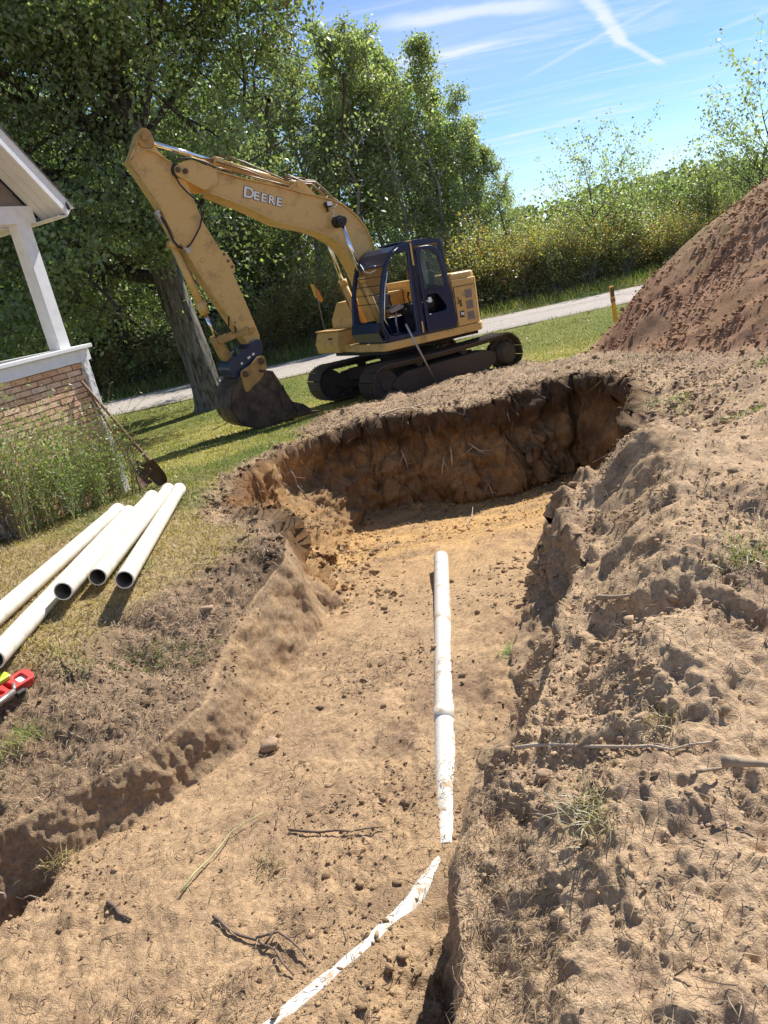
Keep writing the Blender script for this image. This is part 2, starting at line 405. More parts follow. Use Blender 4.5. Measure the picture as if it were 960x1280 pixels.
M_['mortar'] = paint('mortar', (.34, .24, .16), .95, dscale=20, bump=.4)
M_['shingle'] = paint('dark_shingle', (.05, .05, .055), .9, bump=.5, dscale=15)
M_['sidingb'] = paint('brown_siding', (.23, .19, .16), .8, dscale=8, bump=.2)
M_['wood_handle'] = paint('worn_wood', (.26, .15, .08), .6, dscale=20, damt=.5, bump=.15)
M_['rust'] = paint('rusty_steel', (.16, .09, .055), .6, metal=.4, dirt=(.07, .045, .035), dscale=14, damt=.8, bump=.3)
M_['steel'] = paint('grey_steel', (.42, .38, .35), .35, metal=.7, dirt=(.28, .17, .1), dscale=10, damt=.5)
M_['red'] = paint('red_plastic', (.62, .045, .035), .4, dirt=(.3, .03, .02), dscale=15, damt=.3)
M_['lime'] = paint('lime_plastic', (.50, .68, .04), .35, dscale=15, damt=.2)
M_['stake'] = paint('yellow_post', (.75, .42, .02), .5, dirt=(.3, .16, .05), dscale=14, damt=.55)
M_['orange'] = paint('flag_orange', (.85, .25, .03), .6)
M_['root'] = paint('root_wood', (.20, .14, .10), .9, dirt=(.09, .06, .045), dscale=20, damt=.7, bump=.4)
M_['root_pale'] = paint('pale_root', (.52, .42, .31), .85, dirt=(.25, .18, .12), dscale=20, damt=.5, bump=.3)
M_['stick_green'] = paint('green_stem', (.45, .43, .20), .7, dirt=(.3, .26, .15), dscale=20, damt=.4)
M_['timber'] = paint('grey_timber', (.35, .26, .17), .85, dirt=(.16, .11, .07), dscale=16, damt=.7, bump=.4)
M_['stone'] = paint('stone', (.36, .24, .15), .85, dirt=(.2, .14, .09), dscale=20, damt=.6, bump=.4)
M_['bark'] = bark_mat('oak_bark', (.03, .026, .022), (.25, .22, .18), 5)
M_['bark_dark'] = bark_mat('dark_bark', (.03, .026, .02), (.12, .10, .08), 8)
M_['bark_pale'] = bark_mat('pale_bark', (.16, .15, .13), (.46, .44, .40), 8)
M_['oakleaf'] = leaf_mat('oak_leaf', (.225, .265, .15), trans=.5, hue=.012, gloss=.42)
M_['aspenleaf'] = leaf_mat('aspen_leaf', (.31, .35, .20), trans=.5, hue=.015)
M_['bushleaf'] = leaf_mat('bush_leaf', (.31, .305, .145), trans=.48, hue=.03)
M_['darkleaf'] = leaf_mat('dark_bush_leaf', (.20, .235, .12), trans=.5, hue=.02)
M_['pine'] = leaf_mat('pine_needle', (.05, .08, .045), trans=.1, hue=.01)
M_['weedleaf'] = leaf_mat('weed_leaf', (.24, .30, .12), trans=.45, hue=.03)
M_['grass'] = leaf_mat('grass_blade', (1, 1, 1), trans=.35, hue=0)
M_['straw'] = leaf_mat('straw', (1, 1, 1), trans=.15, hue=0, gloss=.7)

# ------------------------------------------------------------------ terrain
_ys = np.array([-40, 0, 2, 4.5, 6, 8, 10, 12, 14, 15.4, 18, 23, 28, 34, 60, 2000.])
_zs = np.array([.25, .06, .03, -.02, -.10, -.25, -.42, -.60, -.78, -.89, -.95, -1.0, -1.02, -.95, -.9, -.9])
_yt = np.linspace(-40, 60, 2001); _zt = np.interp(_yt, _ys, _zs); _k = np.hanning(31); _k /= _k.sum(); _zt = np.convolve(np.pad(_zt, 15, 'edge'), _k, 'valid')
def nat(x, y):
    z = np.interp(y, _yt, _zt)
    z = z + 6.8 * np.exp(-(((x - 92) / 24) ** 2 + ((y - 200) / 40) ** 2))        # wooded hill far right
    return z
# crest of the excavation: x, y, width of the wall, crest height, shoulder width
CR = np.array([
 (-3.9, 1.55, .12, -.33, 1.0), (-2.75, 2.2, .14, -.36, 1.0), (-2.0, 2.88, .13, -.42, 1.0), (-1.68, 3.12, .12, -.43, 1.0), (-1.38, 3.32, .12, -.44, 1.1),
 (-1.14, 3.62, .18, -.42, 1.2), (-1.12, 3.90, .25, -.39, 1.2), (-.99, 4.35, .26, -.30, 1.0), (-.73, 4.95, .18, -.17, .5), (-.75, 5.35, .22, -.17, .4),
 (-1.0, 5.85, .42, -.18, .4), (-1.44, 6.7, .92, -.22, .35), (-1.42, 8.2, .95, -.29, .3), (-1.15, 9.4, .7, -.38, .3), (-.6, 10.1, .4, -.42, .3),
 (-.1, 10.32, .30, -.42, .3), (.5, 10.32, .22, -.44, .3), (1.1, 9.95, .2, -.43, .3), (1.8, 9.95, .2, -.44, .3), (2.4, 10.3, .2, -.43, .3), (2.85, 10.25, .2, -.42, .3), (3.2, 9.6, .2, -.40, .3),
 (3.05, 8.3, .35, -.30, .4), (2.5, 6.8, .5, -.22, .5), (2.15, 5.6, .4, -.12, .5), (1.6, 5.15, .35, -.08, .5), (1.16, 4.85, .28, -.12, .6),
 (1.10, 4.2, .42, -.13, .7), (.92, 3.65, .42, -.13, .7), (.70, 3.18, .40, -.14, .7), (.52, 2.82, .38, -.15, .7), (.36, 2.5, .34, -.17, .6), (.21, 2.22, .25, -.20, .6), (.04, 2.0, .13, -.25, .5),
 (.01, 1.76, .13, -.23, .5), (-.05, 1.5, .13, -.22, .5), (-.18, 1.12, .13, -.2, .6), (-.6, .3, .12, -.2, .8), (-1.0, -1.2, .2, -.1, .8), (-3.5, -1.6, .3, -.1, .8), (-5.2, -.2, .3, -.2, .8), (-5.2, 1.2, .3, -.3, .8)])
def floor_z(x, y):
    z = np.interp(y, [-5, 0, 3, 5.0, 6.0, 9.2, 20], [-.6, -.64, -.67, -.72, -.82, -1.62, -1.65])
    z = z - .26 * np.exp(-(seg_d(x, y, (-1.92, 2.83), (-2.7, 2.15))[0] / .10) ** 2)
    z = z - .16 * np.exp(-(((x + .13) / .10) ** 2 + ((y - 1.75) / .38) ** 2))
    return z
def crest(x, y):
    """signed distance to the crest line (inside the hole positive) and the interpolated crest values"""
    n = len(CR); A = CR; B = np.roll(CR, -1, 0)
    best = np.full(x.shape, 1e9); w = np.zeros(x.shape); zc_ = np.zeros(x.shape); sw = np.zeros(x.shape); inside = np.zeros(x.shape, bool)
    for a, b in zip(A, B):
        dx, dy = b[0] - a[0], b[1] - a[1]; t = np.clip(((x - a[0]) * dx + (y - a[1]) * dy) / (dx * dx + dy * dy), 0, 1)
        d = np.hypot(x - a[0] - t * dx, y - a[1] - t * dy); m_ = d < best
        best = np.where(m_, d, best); w = np.where(m_, a[2] + (b[2] - a[2]) * t, w); zc_ = np.where(m_, a[3] + (b[3] - a[3]) * t, zc_); sw = np.where(m_, a[4] + (b[4] - a[4]) * t, sw)
        if dy != 0:
            c = ((a[1] > y) != (b[1] > y)) & (x < (dx) * (y - a[1]) / dy + a[0]); inside ^= c
    return np.where(inside, best, -best), w, zc_, sw
def seg_d(x, y, a, b):
    dx, dy = b[0] - a[0], b[1] - a[1]; t = np.clip(((x - a[0]) * dx + (y - a[1]) * dy) / (dx * dx + dy * dy), 0, 1)
    return np.hypot(x - a[0] - t * dx, y - a[1] - t * dy), t
def base_z(x, y, full=False):
    x = np.asarray(x, float); y = np.asarray(y, float)
    xw = x + .12 * fbm2(x, y, .9, 3, 31) + .07 * fbm2(x, y, .22, 3, 35); yw = y + .12 * fbm2(x, y, .9, 3, 41) + .07 * fbm2(x, y, .22, 3, 45)
    wf = np.where(y < 4.8, np.where(x < -.2, .25, .45), 1.0); yw = yw + np.where(y > 9, .16 * fbm2(x, y * 0, .5, 3, 47), 0); xw = x + (xw - x) * wf; yw = y + (yw - y) * wf
    near = (y < 14) & (y > -4) & (np.abs(x) < 9)
    sdv = np.full(x.shape, -9.); w = np.full(x.shape, .3); zc_ = np.zeros(x.shape); sw = np.ones(x.shape)
    if near.any():
        r = crest(xw[near], yw[near]); sdv[near], w[near], zc_[near], sw[near] = r
    g = nat(x, y)
    # mounds of loose soil on the ground
    g = g + .30 * np.exp(-(((x - 1.9) / 1.3) ** 2 + ((y - 3.6) / 1.1) ** 2)) * smooth(.5, 1.5, x)
    g = g + .55 * np.exp(-(((x - 4.5) / 1.15) ** 2 + ((y - 6.3) / .9) ** 2))
    g = g + .22 * np.exp(-(((x - 3.3) / .8) ** 2 + ((y - 4.6) / .7) ** 2))
    g = g + .16 * np.exp(-(((x - 1.5) / .45) ** 2 + ((y - 4.55) / .35) ** 2))
    g = g + .10 * np.exp(-(((x - 2.1) / .5) ** 2 + ((y - 2.6) / .35) ** 2)) - .10 * np.exp(-(((x - 2.35) / .35) ** 2 + ((y - 3.7) / .3) ** 2))
    g = g + .14 * np.exp(-(((x - 1.9) / 1.9) ** 2 + ((y - 13.0) / .8) ** 2)) 
    g = g + .12 * np.exp(-(((x + .2) / .5) ** 2 + ((y - 12.2) / .5) ** 2))
    g = g + .17 * np.exp(-(seg_d(x, y, (1.45, 4.3), (.80, 2.4))[0] / .32) ** 2) * (1 + .8 * fbm2(x, y, .6, 2, 63))
    out_ = -sdv
    sh = smooth(0, 1, np.clip(out_ / sw, 0, 1))
    z = np.where(sdv < -8, g, zc_ + (g - zc_) * sh)
    # the tall spoil heap
    pd, pt = seg_d(x, y, (8.3, 13.4), (8.05, 8.9))
    pz = 2.42 - .80 * np.sqrt(pd ** 2 + .25) + .30 * fbm2(x, y, 1.5, 3, 51) - .10 * np.abs(fbm2(x + .3 * y, y, .7, 2, 55))
    k = .12; hh = np.clip(.5 + .5 * (pz - z) / k, 0, 1); zp = z + (pz - z) * hh + k * hh * (1 - hh)
    pile = smooth(-.12, .1, pz - z); z = zp
    fz = floor_z(x, y) + .05 * fbm2(x, y, 1.1, 3, 61)
    t = np.clip(sdv / w, 0, 1); prof = np.where(w < .3, np.where(y < 5.2, t * t * (3 - 2 * t), t ** .9), t ** .62); prof = np.clip(prof, 0, 1)
    zin = zc_ + (fz - zc_) * prof
    z = np.where(sdv > 0, zin, z)
    # fallen soil at the foot of the far wall
    if full: return z, sdv, w, pile, fz, zc_
    return z
# fan of columns round the standing point, rows spaced by how large they look from there
az = np.concatenate([np.linspace(-180, -75, 22)[:-1], np.linspace(-75, -41, 40)[:-1], np.linspace(-41, 37, 640)[:-1], np.linspace(37, 75, 44)[:-1], np.linspace(75, 180, 23)[:-1]])
az = np.radians(az); NC = len(az); NR = 830
rs = np.exp(np.linspace(math.log(.35), math.log(1500), 1500))
AZ, RS = np.meshgrid(az, rs, indexing='ij')
ZB = base_z((RS * np.sin(AZ)).ravel(), (RS * np.cos(AZ)).ravel()).reshape(AZ.shape)
drr = np.diff(RS, axis=1); dzz = np.diff(ZB, axis=1); rm = .5 * (RS[:, 1:] + RS[:, :-1])
dep = np.arctan2(CAMZ - ZB, RS); dal = np.abs(np.diff(dep, axis=1))
met = dal + .16 * np.hypot(drr, dzz) / np.hypot(rm, 1.5) * np.where(rm > 25, .12, 1.0)
cum = np.concatenate([np.zeros((NC, 1)), np.cumsum(met, 1)], 1)
# keep neighbouring columns alike so that the quads stay regular
kk = np.hanning(47); kk /= kk.sum()
cum = np.apply_along_axis(lambda c: np.convolve(np.pad(c, 23, 'wrap'), kk, 'valid'), 0, cum)
GR = np.empty((NC, NR))
for i in range(NC): GR[i] = np.interp(np.linspace(0, cum[i, -1], NR), cum[i], rs)
GX = GR * np.sin(az)[:, None]; GY = GR * np.cos(az)[:, None]
gx, gy = GX.ravel(), GY.ravel()
gz, gsd, gw, gpile, gfz, gzc = base_z(gx, gy, True)
P = np.stack([gx, gy, gz], 1)
PG = P.reshape(NC, NR, 3)
ta = np.roll(PG, -1, 0) - np.roll(PG, 1, 0); tr = np.gradient(PG, axis=1)
nn = np.cross(tr, ta); nn /= np.linalg.norm(nn, axis=2, keepdims=True) + 1e-9; nn *= np.sign(nn[..., 2:3] + 1e-9)
nrm = nn.reshape(-1, 3)
rr_ = np.hypot(gx, gy)
inner = (rr_ < 24)
# masks
wallm = smooth(.93, .70, nrm[:, 2]) * (gsd > -.05) * (gpile < .5)
lawn_n = fbm2(gx, gy, 1.2, 4, 71)
lawn = smooth(.0, .3, -gsd - .08 + .18 * lawn_n - .5 * smooth(5.4, 4.0, gy)) * smooth(.15, -.25, gx - np.interp(gy, [0, 6, 9.6, 10.6, 12, 13.2, 15, 15.8, 18, 30], [-1.5, -.75, -.7, -.9, -.9, -.2, .6, 30, 40, 40]) + .25 * lawn_n)
lawn = np.maximum(lawn, smooth(14.2, 14.7, gy + .3 * lawn_n) * smooth(2.9, 3.3, gx + .2 * lawn_n)) * (1 - gpile)
lawn = np.where(gy > 16.2, 1.0, lawn) * (1 - gpile) * (gsd < 0)
right = smooth(.3, 1.0, gx) * (gsd < .02) * (gpile < .5) * (gy < 15)
tuft = smooth(.25, .6, fbm2(gx, gy, .6, 3, 75)) * right * smooth(2.2, 3.5, gy) * (gsd < -.6)
disp = np.zeros(len(P))
ii = np.where(inner)[0]; Q = P[ii]; X, Y = Q[:, 0], Q[:, 1]
wl, lw, pl = wallm[ii], lawn[ii], gpile[ii]
lfm = smooth(5.6, 5.0, Y) * (X < .1); wl0 = wl; wl = wl * (1 - lfm)
fl = ((gsd[ii] > gw[ii] * .8) * (1 - wl0))
bank = (1 - fl) * (1 - wl) * (1 - lw) * (1 - pl) * (1 - .75 * wl0 * lfm)
rough_patch = smooth(-.25, .35, fbm2(X, Y, .8, 3, 81))
dpipe = np.minimum(seg_d(X, Y, (-.03, 2.5), (.365, 5.66))[0], np.minimum(seg_d(X, Y, (-.06, 2.46), (-.38, 2.10))[0], seg_d(X, Y, (-.38, 2.10), (-1.1, 1.62))[0]))
flat = 1 - .95 * smooth(.17, .07, dpipe)
dp = gzc[ii] - Q[:, 2] + .10 * fbm2(X, Y, .5, 2, 119)
d = wl * (.07 * np.exp(-((dp - .10) / .12) ** 2) - .13 * np.exp(-((dp - .42) / .16) ** 2)) * (Y > 5.5)
wxx = X + .10 * fbm2(X, Y, .12, 3, 251); wyy = Y + .10 * fbm2(X, Y, .12, 3, 253)
hx = X + .16 * fbm2(X, Y, .4, 4, 255); hy = Y + .16 * fbm2(X, Y, .4, 4, 257)
hol = np.minimum(seg_d(hx, hy, (.86, 2.88), (1.12, 2.5))[0], np.minimum(seg_d(wxx, wyy, (1.35, 1.62), (1.42, 1.75))[0] + .04, seg_d(wxx, wyy, (.62, 3.75), (.95, 3.7))[0] + .05))
d -= bank * .06 * smooth(.13, .07, hol) * smooth(-.35, .1, fbm2(X, Y, .25, 3, 259))
d += wl0 * lfm * (.035 * fbm3(Q, .16, 4, 125) + .016 * fbm3(Q, .045, 3, 127))
d += wl * (.035 * np.abs(fbm3(Q, .09, 3, 122)) * 2 + .018 * fbm3(Q, .035, 2, 124)) * (Y > 4)
rg = lambda s, sd_, sc=(1, 1, .8): 1 - 3.2 * np.abs(fbm3(Q, s, 3, sd_, sc=sc))
d += wl * (1 - .55 * smooth(-.6, -1.0, X)) * (Y > 5.5) * (.055 * rg(.42, 401, (1, 1, 1.3)) + .050 * rg(.16, 405, (1, 1, 1.2)) + .022 * rg(.065, 409))
lx_ = 1 - .55 * smooth(-.6, -1.0, X); wl = wl * lx_
d += wl * (.17 * fbm3(Q, .55, 4, 101, sc=(1, 1, .55)) + .07 * fbm3(Q, .16, 4, 111) - .06 * np.maximum(0, fbm3(Q, .4, 3, 117, sc=(.7, .7, 1.6))) - .04 * np.abs(fbm3(Q, .3, 2, 121, sc=(1.4, 1.4, .5))))
d += fl * (.022 * fbm2(X, Y, .35, 4, 131) + (.3 + .7 * rough_patch) * (.05 * domes(X, Y, .16, .30, 141) * .9 + .022 * fbm2(X, Y, .06, 3, 151)))
d += bank * (X > -.3) * .22 * domes(hx, hy, .50, .30, 261) * smooth(.0, .3, rough_patch) * .62
d += bank * (.105 * fbm2(X, Y, .5, 5, 161, .62) + (.25 + .75 * rough_patch) * (.12 * domes(X + .2 * Y, Y, .22, .35, 171) * .5 * (X > -.3) * (.5 + .9 * np.abs(fbm2(X, Y, .09, 3, 173)) * 2) + .06 * domes(X + .4 * Y, Y, .07, .5, 175) * .6 * (.6 + .8 * np.abs(fbm2(X, Y, .04, 2, 177)) * 2) + .03 * fbm2(X, Y, .07, 3, 181)) - .05 * np.maximum(0, np.abs(fbm2(X, Y, .33, 2, 185)) - .32))
pr = smooth(-.05, .30, fbm2(X, Y, 1.1, 4, 191) + .25 * (X > 6))
d += pl * (.06 * fbm3(Q, .9, 3, 201) + (.010 + .03 * pr) * fbm3(Q, .12, 3, 211) + .035 * pr * domes(X, Y, .16, .5, 215))
d += lw * (.02 * fbm2(X, Y, .6, 4, 221)) * (Y < 23)
edge = smooth(.35, 0, np.abs(gsd[ii])) * (1 - fl) * (Y > 4.4)
d += edge * (1 - lfm) * (.10 * np.maximum(0, fbm2(X, Y, .22, 3, 231)) + .03 * fbm2(X, Y, .07, 2, 235))
nr = smooth(6, 2.5, np.hypot(X, Y)); d += nr * (1 - lw) * (1 - .5 * fl) * (.017 * fbm2(X, Y, .05, 3, 241, .65) - .020 * np.maximum(0, np.abs(fbm2(X, Y, .11, 3, 243)) - .12) - .012 * smooth(.28, .42, fbm2(X, Y, .16, 3, 247)))
near_c = smooth(.0, .05, np.abs(gsd[ii])) * .7 + .3; d = np.where(lfm > .2, d * near_c, d)
d *= flat
disp[ii] = d
P2 = P + nrm * disp[:, None]
# ---- colours (albedo of the soils and turf, linear)
def C3(*c): return np.array(c, float)[None, :]
n1 = fbm2(gx, gy, .7, 4, 301)[:, None]; n2 = fbm3(P, .16, 3, 305)[:, None]; n3 = fbm2(gx, gy, 2.3, 3, 309)[:, None]
mix = lambda a, b, t: a + (b - a) * t
sand_near = C3(.50, .335, .19); sand_far = C3(.58, .355, .15); top = C3(.125, .08, .046); bankc = C3(.55, .385, .235); wallsand = C3(.38, .225, .10)
yy = gy[:, None]
colr = mix(sand_near, sand_far, smooth(4.6, 7.5, yy)) * (1 + .18 * n1)
rpf = smooth(-.25, .35, fbm2(gx, gy, .8, 3, 81))[:, None]
colr = mix(colr, C3(.29, .19, .12), smooth(.05, .5, n1 + .5 * n2) * .45 + rpf * smooth(-.1, .3, n2) * .45)
bk = mix(bankc, C3(.56, .385, .225), smooth(.1, .4, n1) * (1 - .6 * rpf)); bk = mix(bk, C3(.29, .20, .14), rpf * smooth(-.05, .3, n2 + .3 * n1) * .6) ; bk = mix(bk, C3(.24, .16, .11), smooth(.18, .5, n2 + .4 * n3) * .5)
bk = mix(bk, C3(.27, .18, .11) * (1 + .5 * n2), smooth(.1, -.5, gx[:, None]) * smooth(6.5, 5.5, yy) * .8)
bk = mix(bk, C3(.34, .235, .155), smooth(9.8, 10.6, yy) * .5)
outm = (gsd[:, None] <= 0)
colr = np.where(outm, bk, colr)
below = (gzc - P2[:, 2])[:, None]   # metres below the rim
wc = mix(wallsand, C3(.47, .30, .14), smooth(-.2, .4, n2)); wc = mix(wc, C3(.26, .135, .055), smooth(.0, .4, n1 + .5 * n2)); wc = mix(wc, C3(.16, .10, .06), smooth(.15, .45, fbm3(P, .3, 3, 331)[:, None]) * .6)
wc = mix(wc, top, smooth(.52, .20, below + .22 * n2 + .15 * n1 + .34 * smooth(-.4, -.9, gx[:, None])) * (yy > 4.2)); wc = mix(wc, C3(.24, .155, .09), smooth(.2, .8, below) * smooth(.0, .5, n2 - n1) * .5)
wc = np.where(yy < 5.3, mix(C3(.42, .29, .17), C3(.52, .345, .185), smooth(-.2, .4, n2) * smooth(3.4, 4.2, yy)), wc); wc = np.where((yy < 5.0) & (gx[:, None] > 0), mix(C3(.34, .24, .15), C3(.44, .31, .19), smooth(-.3, .4, n2)), wc); wc = np.where(yy < 5.3, mix(wc, bk, .35 + .4 * smooth(-.1, .3, n1)), wc)
colr = mix(colr, wc, wallm[:, None])
rim = smooth(.16, .0, np.abs(gsd))[:, None] * outm * (yy > 4.5) * (gx[:, None] < 3.2)
colr = mix(colr, top * 1.4, rim * .6)
clump = np.exp(-(((gx + .80) / .20) ** 2 + ((gy - 4.95) / .30) ** 2))[:, None]
colr = mix(colr, top * .9, clump * .85 * outm)
pc = mix(C3(.29, .165, .088), C3(.36, .245, .13), smooth(-.1, .4, n3)); pc = mix(pc, C3(.38, .235, .145), smooth(.0, .35, n1 + .3 * n2) * .7)
prf = np.zeros(len(P)); prf[ii] = pr; pc = mix(pc, C3(.45, .255, .16), prf[:, None] * .55)
colr = mix(colr, pc, gpile[:, None])
skirt = smooth(1.2, 0, (seg_d(gx, gy, (8.3, 13.4), (8.05, 8.9))[0] - 3.6))[:, None] * (1 - gpile[:, None]) * outm * smooth(7.2, 8.2, yy)
colr = mix(colr, C3(.33, .205, .145), skirt * .6)
gr_green = C3(.13, .16, .035); gr_dry = C3(.33, .29, .085); gr_dead = C3(.40, .285, .15)
lc = mix(gr_dry, gr_green, smooth(.05, .6, n3 + .3 * n1)); lc = mix(lc, gr_green * 1.0, smooth(15.5, 17.5, yy) * .75)
lc = mix(lc, gr_dead, smooth(8.2, 5.6, yy + 1.2 * n1) * .85)
lc = np.where((yy > 23), mix(C3(.14, .15, .05), C3(.09, .12, .035), smooth(-.2, .3, n3)), lc)
colr = mix(colr, lc, lawn[:, None]); colr = mix(colr, C3(.20, .20, .08), tuft[:, None] * .5)
colr = np.clip(colr, .01, .9)
ci = np.arange(NC)[:, None]; ri = np.arange(NR - 1)[None, :]; cj = (ci + 1) % NC
F = np.stack([ci * NR + ri, ci * NR + ri + 1, cj * NR + ri + 1, cj * NR + ri], -1).reshape(-1, 4)
ctr = len(P2)
Vall = np.vstack([P2, [[0, 0, float(np.mean(P2.reshape(NC, NR, 3)[:, 0, 2]))]]]); Call = np.vstack([colr, [[.4, .3, .2]]])
gme = fast_mesh('ground', Vall, F, [M_['soil']], True, Call)
ground = tag(add('ground', gme), kind='structure')
bm_ = bmesh.new(); vv = [bm_.verts.new(P2[i * NR]) for i in range(NC)]; c0 = bm_.verts.new(Vall[-1])
for i in range(NC): bm_.faces.new((c0, vv[(i + 1) % NC], vv[i]))
me_ = bpy.data.meshes.new('standing_ground'); bm_.to_mesh(me_); bm_.free()
a_ = me_.color_attributes.new('col', 'FLOAT_COLOR', 'POINT'); a_.data.foreach_set('color', np.tile([.4, .3, .2, 1], NC + 1).astype(np.float32)); me_.materials.append(M_['soil'])
tag(add('standing_ground', me_), kind='structure')
P2G = P2.reshape(NC, NR, 3)
def surf(x, y):
    """height of the finished ground at x, y"""
    a = math.atan2(x, y); i = int(np.argmin(np.abs(az - a))); r = math.hypot(x, y)
    j = int(np.searchsorted(GR[i], r)); j = min(max(j, 1), NR - 1)
    t = (r - GR[i, j - 1]) / (GR[i, j] - GR[i, j - 1] + 1e-9)
    return float(P2G[i, j - 1, 2] * (1 - t) + P2G[i, j, 2] * t)

# road: a sheet lying on the ground, two metalled wheel tracks of gravel
def road():
    xs = np.linspace(-90, 90, 361); ts = np.linspace(0, 1, 15); V = []; Cc = []
    for x in xs:
        y0 = 22.6 + .12 * math.sin(x * .35) + .006 * x; y1 = 27.4 + .15 * math.sin(x * .28 + 1) + .004 * x
        for t in ts:
            y = y0 + (y1 - y0) * t; V.append((x, y, float(np.interp(y, _yt, _zt)) + .012 + .05 * math.sin(math.pi * t)))
    V = np.array(V); n_ = fbm2(V[:, 0] * .3, V[:, 1], .8, 4, 401)[:, None]
    tt = np.tile(ts, len(xs))[:, None]; edge_ = smooth(.10, 0, tt) + smooth(.90, 1, tt)
    c = C3(.47, .415, .37) * (1 + .10 * n_); c = mix(c, C3(.22, .19, .12), np.clip(edge_ + n_ * .5 * edge_, 0, 1)); c = mix(c, c * .86, np.exp(-((tt - .5) / .08) ** 2))
    nt_ = len(ts); a = np.arange(len(xs) - 1)[:, None] * nt_ + np.arange(nt_ - 1)[None, :]
    Fq = np.stack([a, a + nt_, a + nt_ + 1, a + 1], -1).reshape(-1, 4)
    tag(add('gravel_road', fast_mesh('gravel_road', V, Fq, [M_['soil']], True, c)), kind='structure')
road()
# ------------------------------------------------------------------ excavator (local axes: x forward, y left, z up)
def rot_y(a): return Matrix.Rotation(a, 3, 'Y')
EX = empty('excavator', (1.103, 15.371, -.906), tuple(math.radians(a) for a in (-.4, -2.3, 210.2)))
tag(EX, 'yellow tracked excavator with dark blue cab parked behind the pit', 'excavator')
def belt_path():
    """closed loop of the track chain in XZ, with a slight sag on top"""
    a, b = Vector((1.33, .375)), Vector((-1.50, .395)); ra, rb = .325, .355
    pts = []
    for k in range(17):
        t = math.radians(-90 + 180 * k / 16); pts.append((a.x + ra * math.cos(t), a.y + ra * math.sin(t)))
    for k in range(1, 16):
        t = k / 16; x = a.x + (b.x - a.x) * t; z = (a.y + ra) * (1 - t) + (b.y + rb) * t - .02 * math.sin(math.pi * t); pts.append((x, z))
    for k in range(17):
        t = math.radians(90 + 180 * k / 16); pts.append((b.x + rb * math.cos(t), b.y + rb * math.sin(t)))
    return pts
def resample(pts, n):
    P_ = [Vector(p) for p in pts] + [Vector(pts[0])]; Ls = [0]
    for a, b in zip(P_, P_[1:]): Ls.append(Ls[-1] + (b - a).length)
    out_ = []
    for i in range(n):
        s = Ls[-1] * i / n; j = max(k for k in range(len(Ls)) if Ls[k] <= s); j = min(j, len(P_) - 2)
        t = (s - Ls[j]) / (Ls[j + 1] - Ls[j]); out_.append((P_[j].lerp(P_[j + 1], t), (P_[j + 1] - P_[j]).normalized()))
    return out_
loop_ = belt_path(); NS = 46; stations = resample(loop_, NS)
sh_ = MB(); sh_.box((0, 0, 0), (.166, .50, .018)); sh_.box((-.055, 0, .014), (.014, .49, .022)); sh_.box((0, 0, .016), (.012, .49, .022)); sh_.box((.055, 0, .014), (.014, .49, .022))
sh_.box((0, 0, -.03), (.13, .14, .05))
shoe0 = sh_.build('track_shoe', M_['trackm']); shoe_mesh = shoe0.data; bpy.data.objects.remove(shoe0)
for side in (1, -1):
    yc = .99 * side; yo = 1.24 * side
    fr = MB()
    fr.prism([(1.05, .18), (1.25, .30), (1.15, .42), (.9, .52), (-1.0, .55), (-1.25, .47), (-1.25, .28), (-1.0, .16)], yc - .17, yc + .17, .02)
    fr.box((0, yo * .93, .20), (2.1, .02, .16), bev=.005)
    for x in (-.95, .95): fr.box((x, yc, .15), (.08, .34, .14), bev=.01)
    fo = fr.build('track_frame', M_['mud'], EX)
    tk = MB(); ch = [(p.x, p.y) for p, t in stations]
    for dy in (-.07, .07):
        inn = [(p.x - t.y * -.0 + t.y * -.075, p.y + t.x * .075) for p, t in stations]
        for i in range(NS):
            a, b = stations[i][0], stations[(i + 1) % NS][0]; ta_ = stations[i][1]; nx, nz = -ta_.y, ta_.x
            c = ((a + b) / 2) + Vector((nx, nz)) * .045
            tk.box((c.x, yc + dy, c.y), ((b - a).length * .98, .035, .075), rot=rot_y(-math.atan2(ta_.y, ta_.x)))
    to = tk.build('track', M_['trackm'], EX)
    for p, t in stations:
        s = bpy.data.objects.new('track_shoe', shoe_mesh); link(s, to)
        o_ = Vector((t.y, -t.x)) * .01
        s.location = (p.x + o_.x, yc, p.y + o_.y); s.rotation_euler = (0, -math.atan2(t.y, t.x) + math.pi, 0)
    w = MB(); w.cyl((1.33, yc - .12, .375), (1.33, yc + .12, .375), .255, n=28); w.cyl((1.33, yc - .15, .375), (1.33, yc + .15, .375), .12, n=16); w.build('idler_wheel', M_['mud'], to)
    w = MB(); w.cyl((-1.5, yc - .05, .395), (-1.5, yc + .05, .395), .275, n=28); w.cyl((-1.5, yc - .20, .395), (-1.5, yc + .235, .395), .20, n=24)
    w.cyl((-1.5, yc + .235 * side, .395), (-1.5, yc + .262 * side, .395), .175, n=24)
    for k in range(12):
        a = 2 * math.pi * k / 12; w.cyl((-1.5 + .15 * math.cos(a), yc + .26 * side, .395 + .15 * math.sin(a)), (-1.5 + .15 * math.cos(a), yc + .275 * side, .395 + .15 * math.sin(a)), .012, n=6)
    for k in range(21):
        a = 2 * math.pi * k / 21; w.box((-1.5 + .29 * math.cos(a), yc, .395 + .29 * math.sin(a)), (.05, .06, .035), rot=rot_y(-a))
    w.build('sprocket', M_['mud'], to)
    for k in range(6):
        x = -1.0 + 2.0 * k / 5; w = MB(); w.cyl((x, yc - .13, .155), (x, yc + .13, .155), .075, n=14); w.build('roller', M_['mud'], fo)
    for x in (-.55, .5): w = MB(); w.cyl((x, yc - .08, .60), (x, yc + .08, .60), .065, n=14); w.build('carrier_roller', M_['mud'], fo)
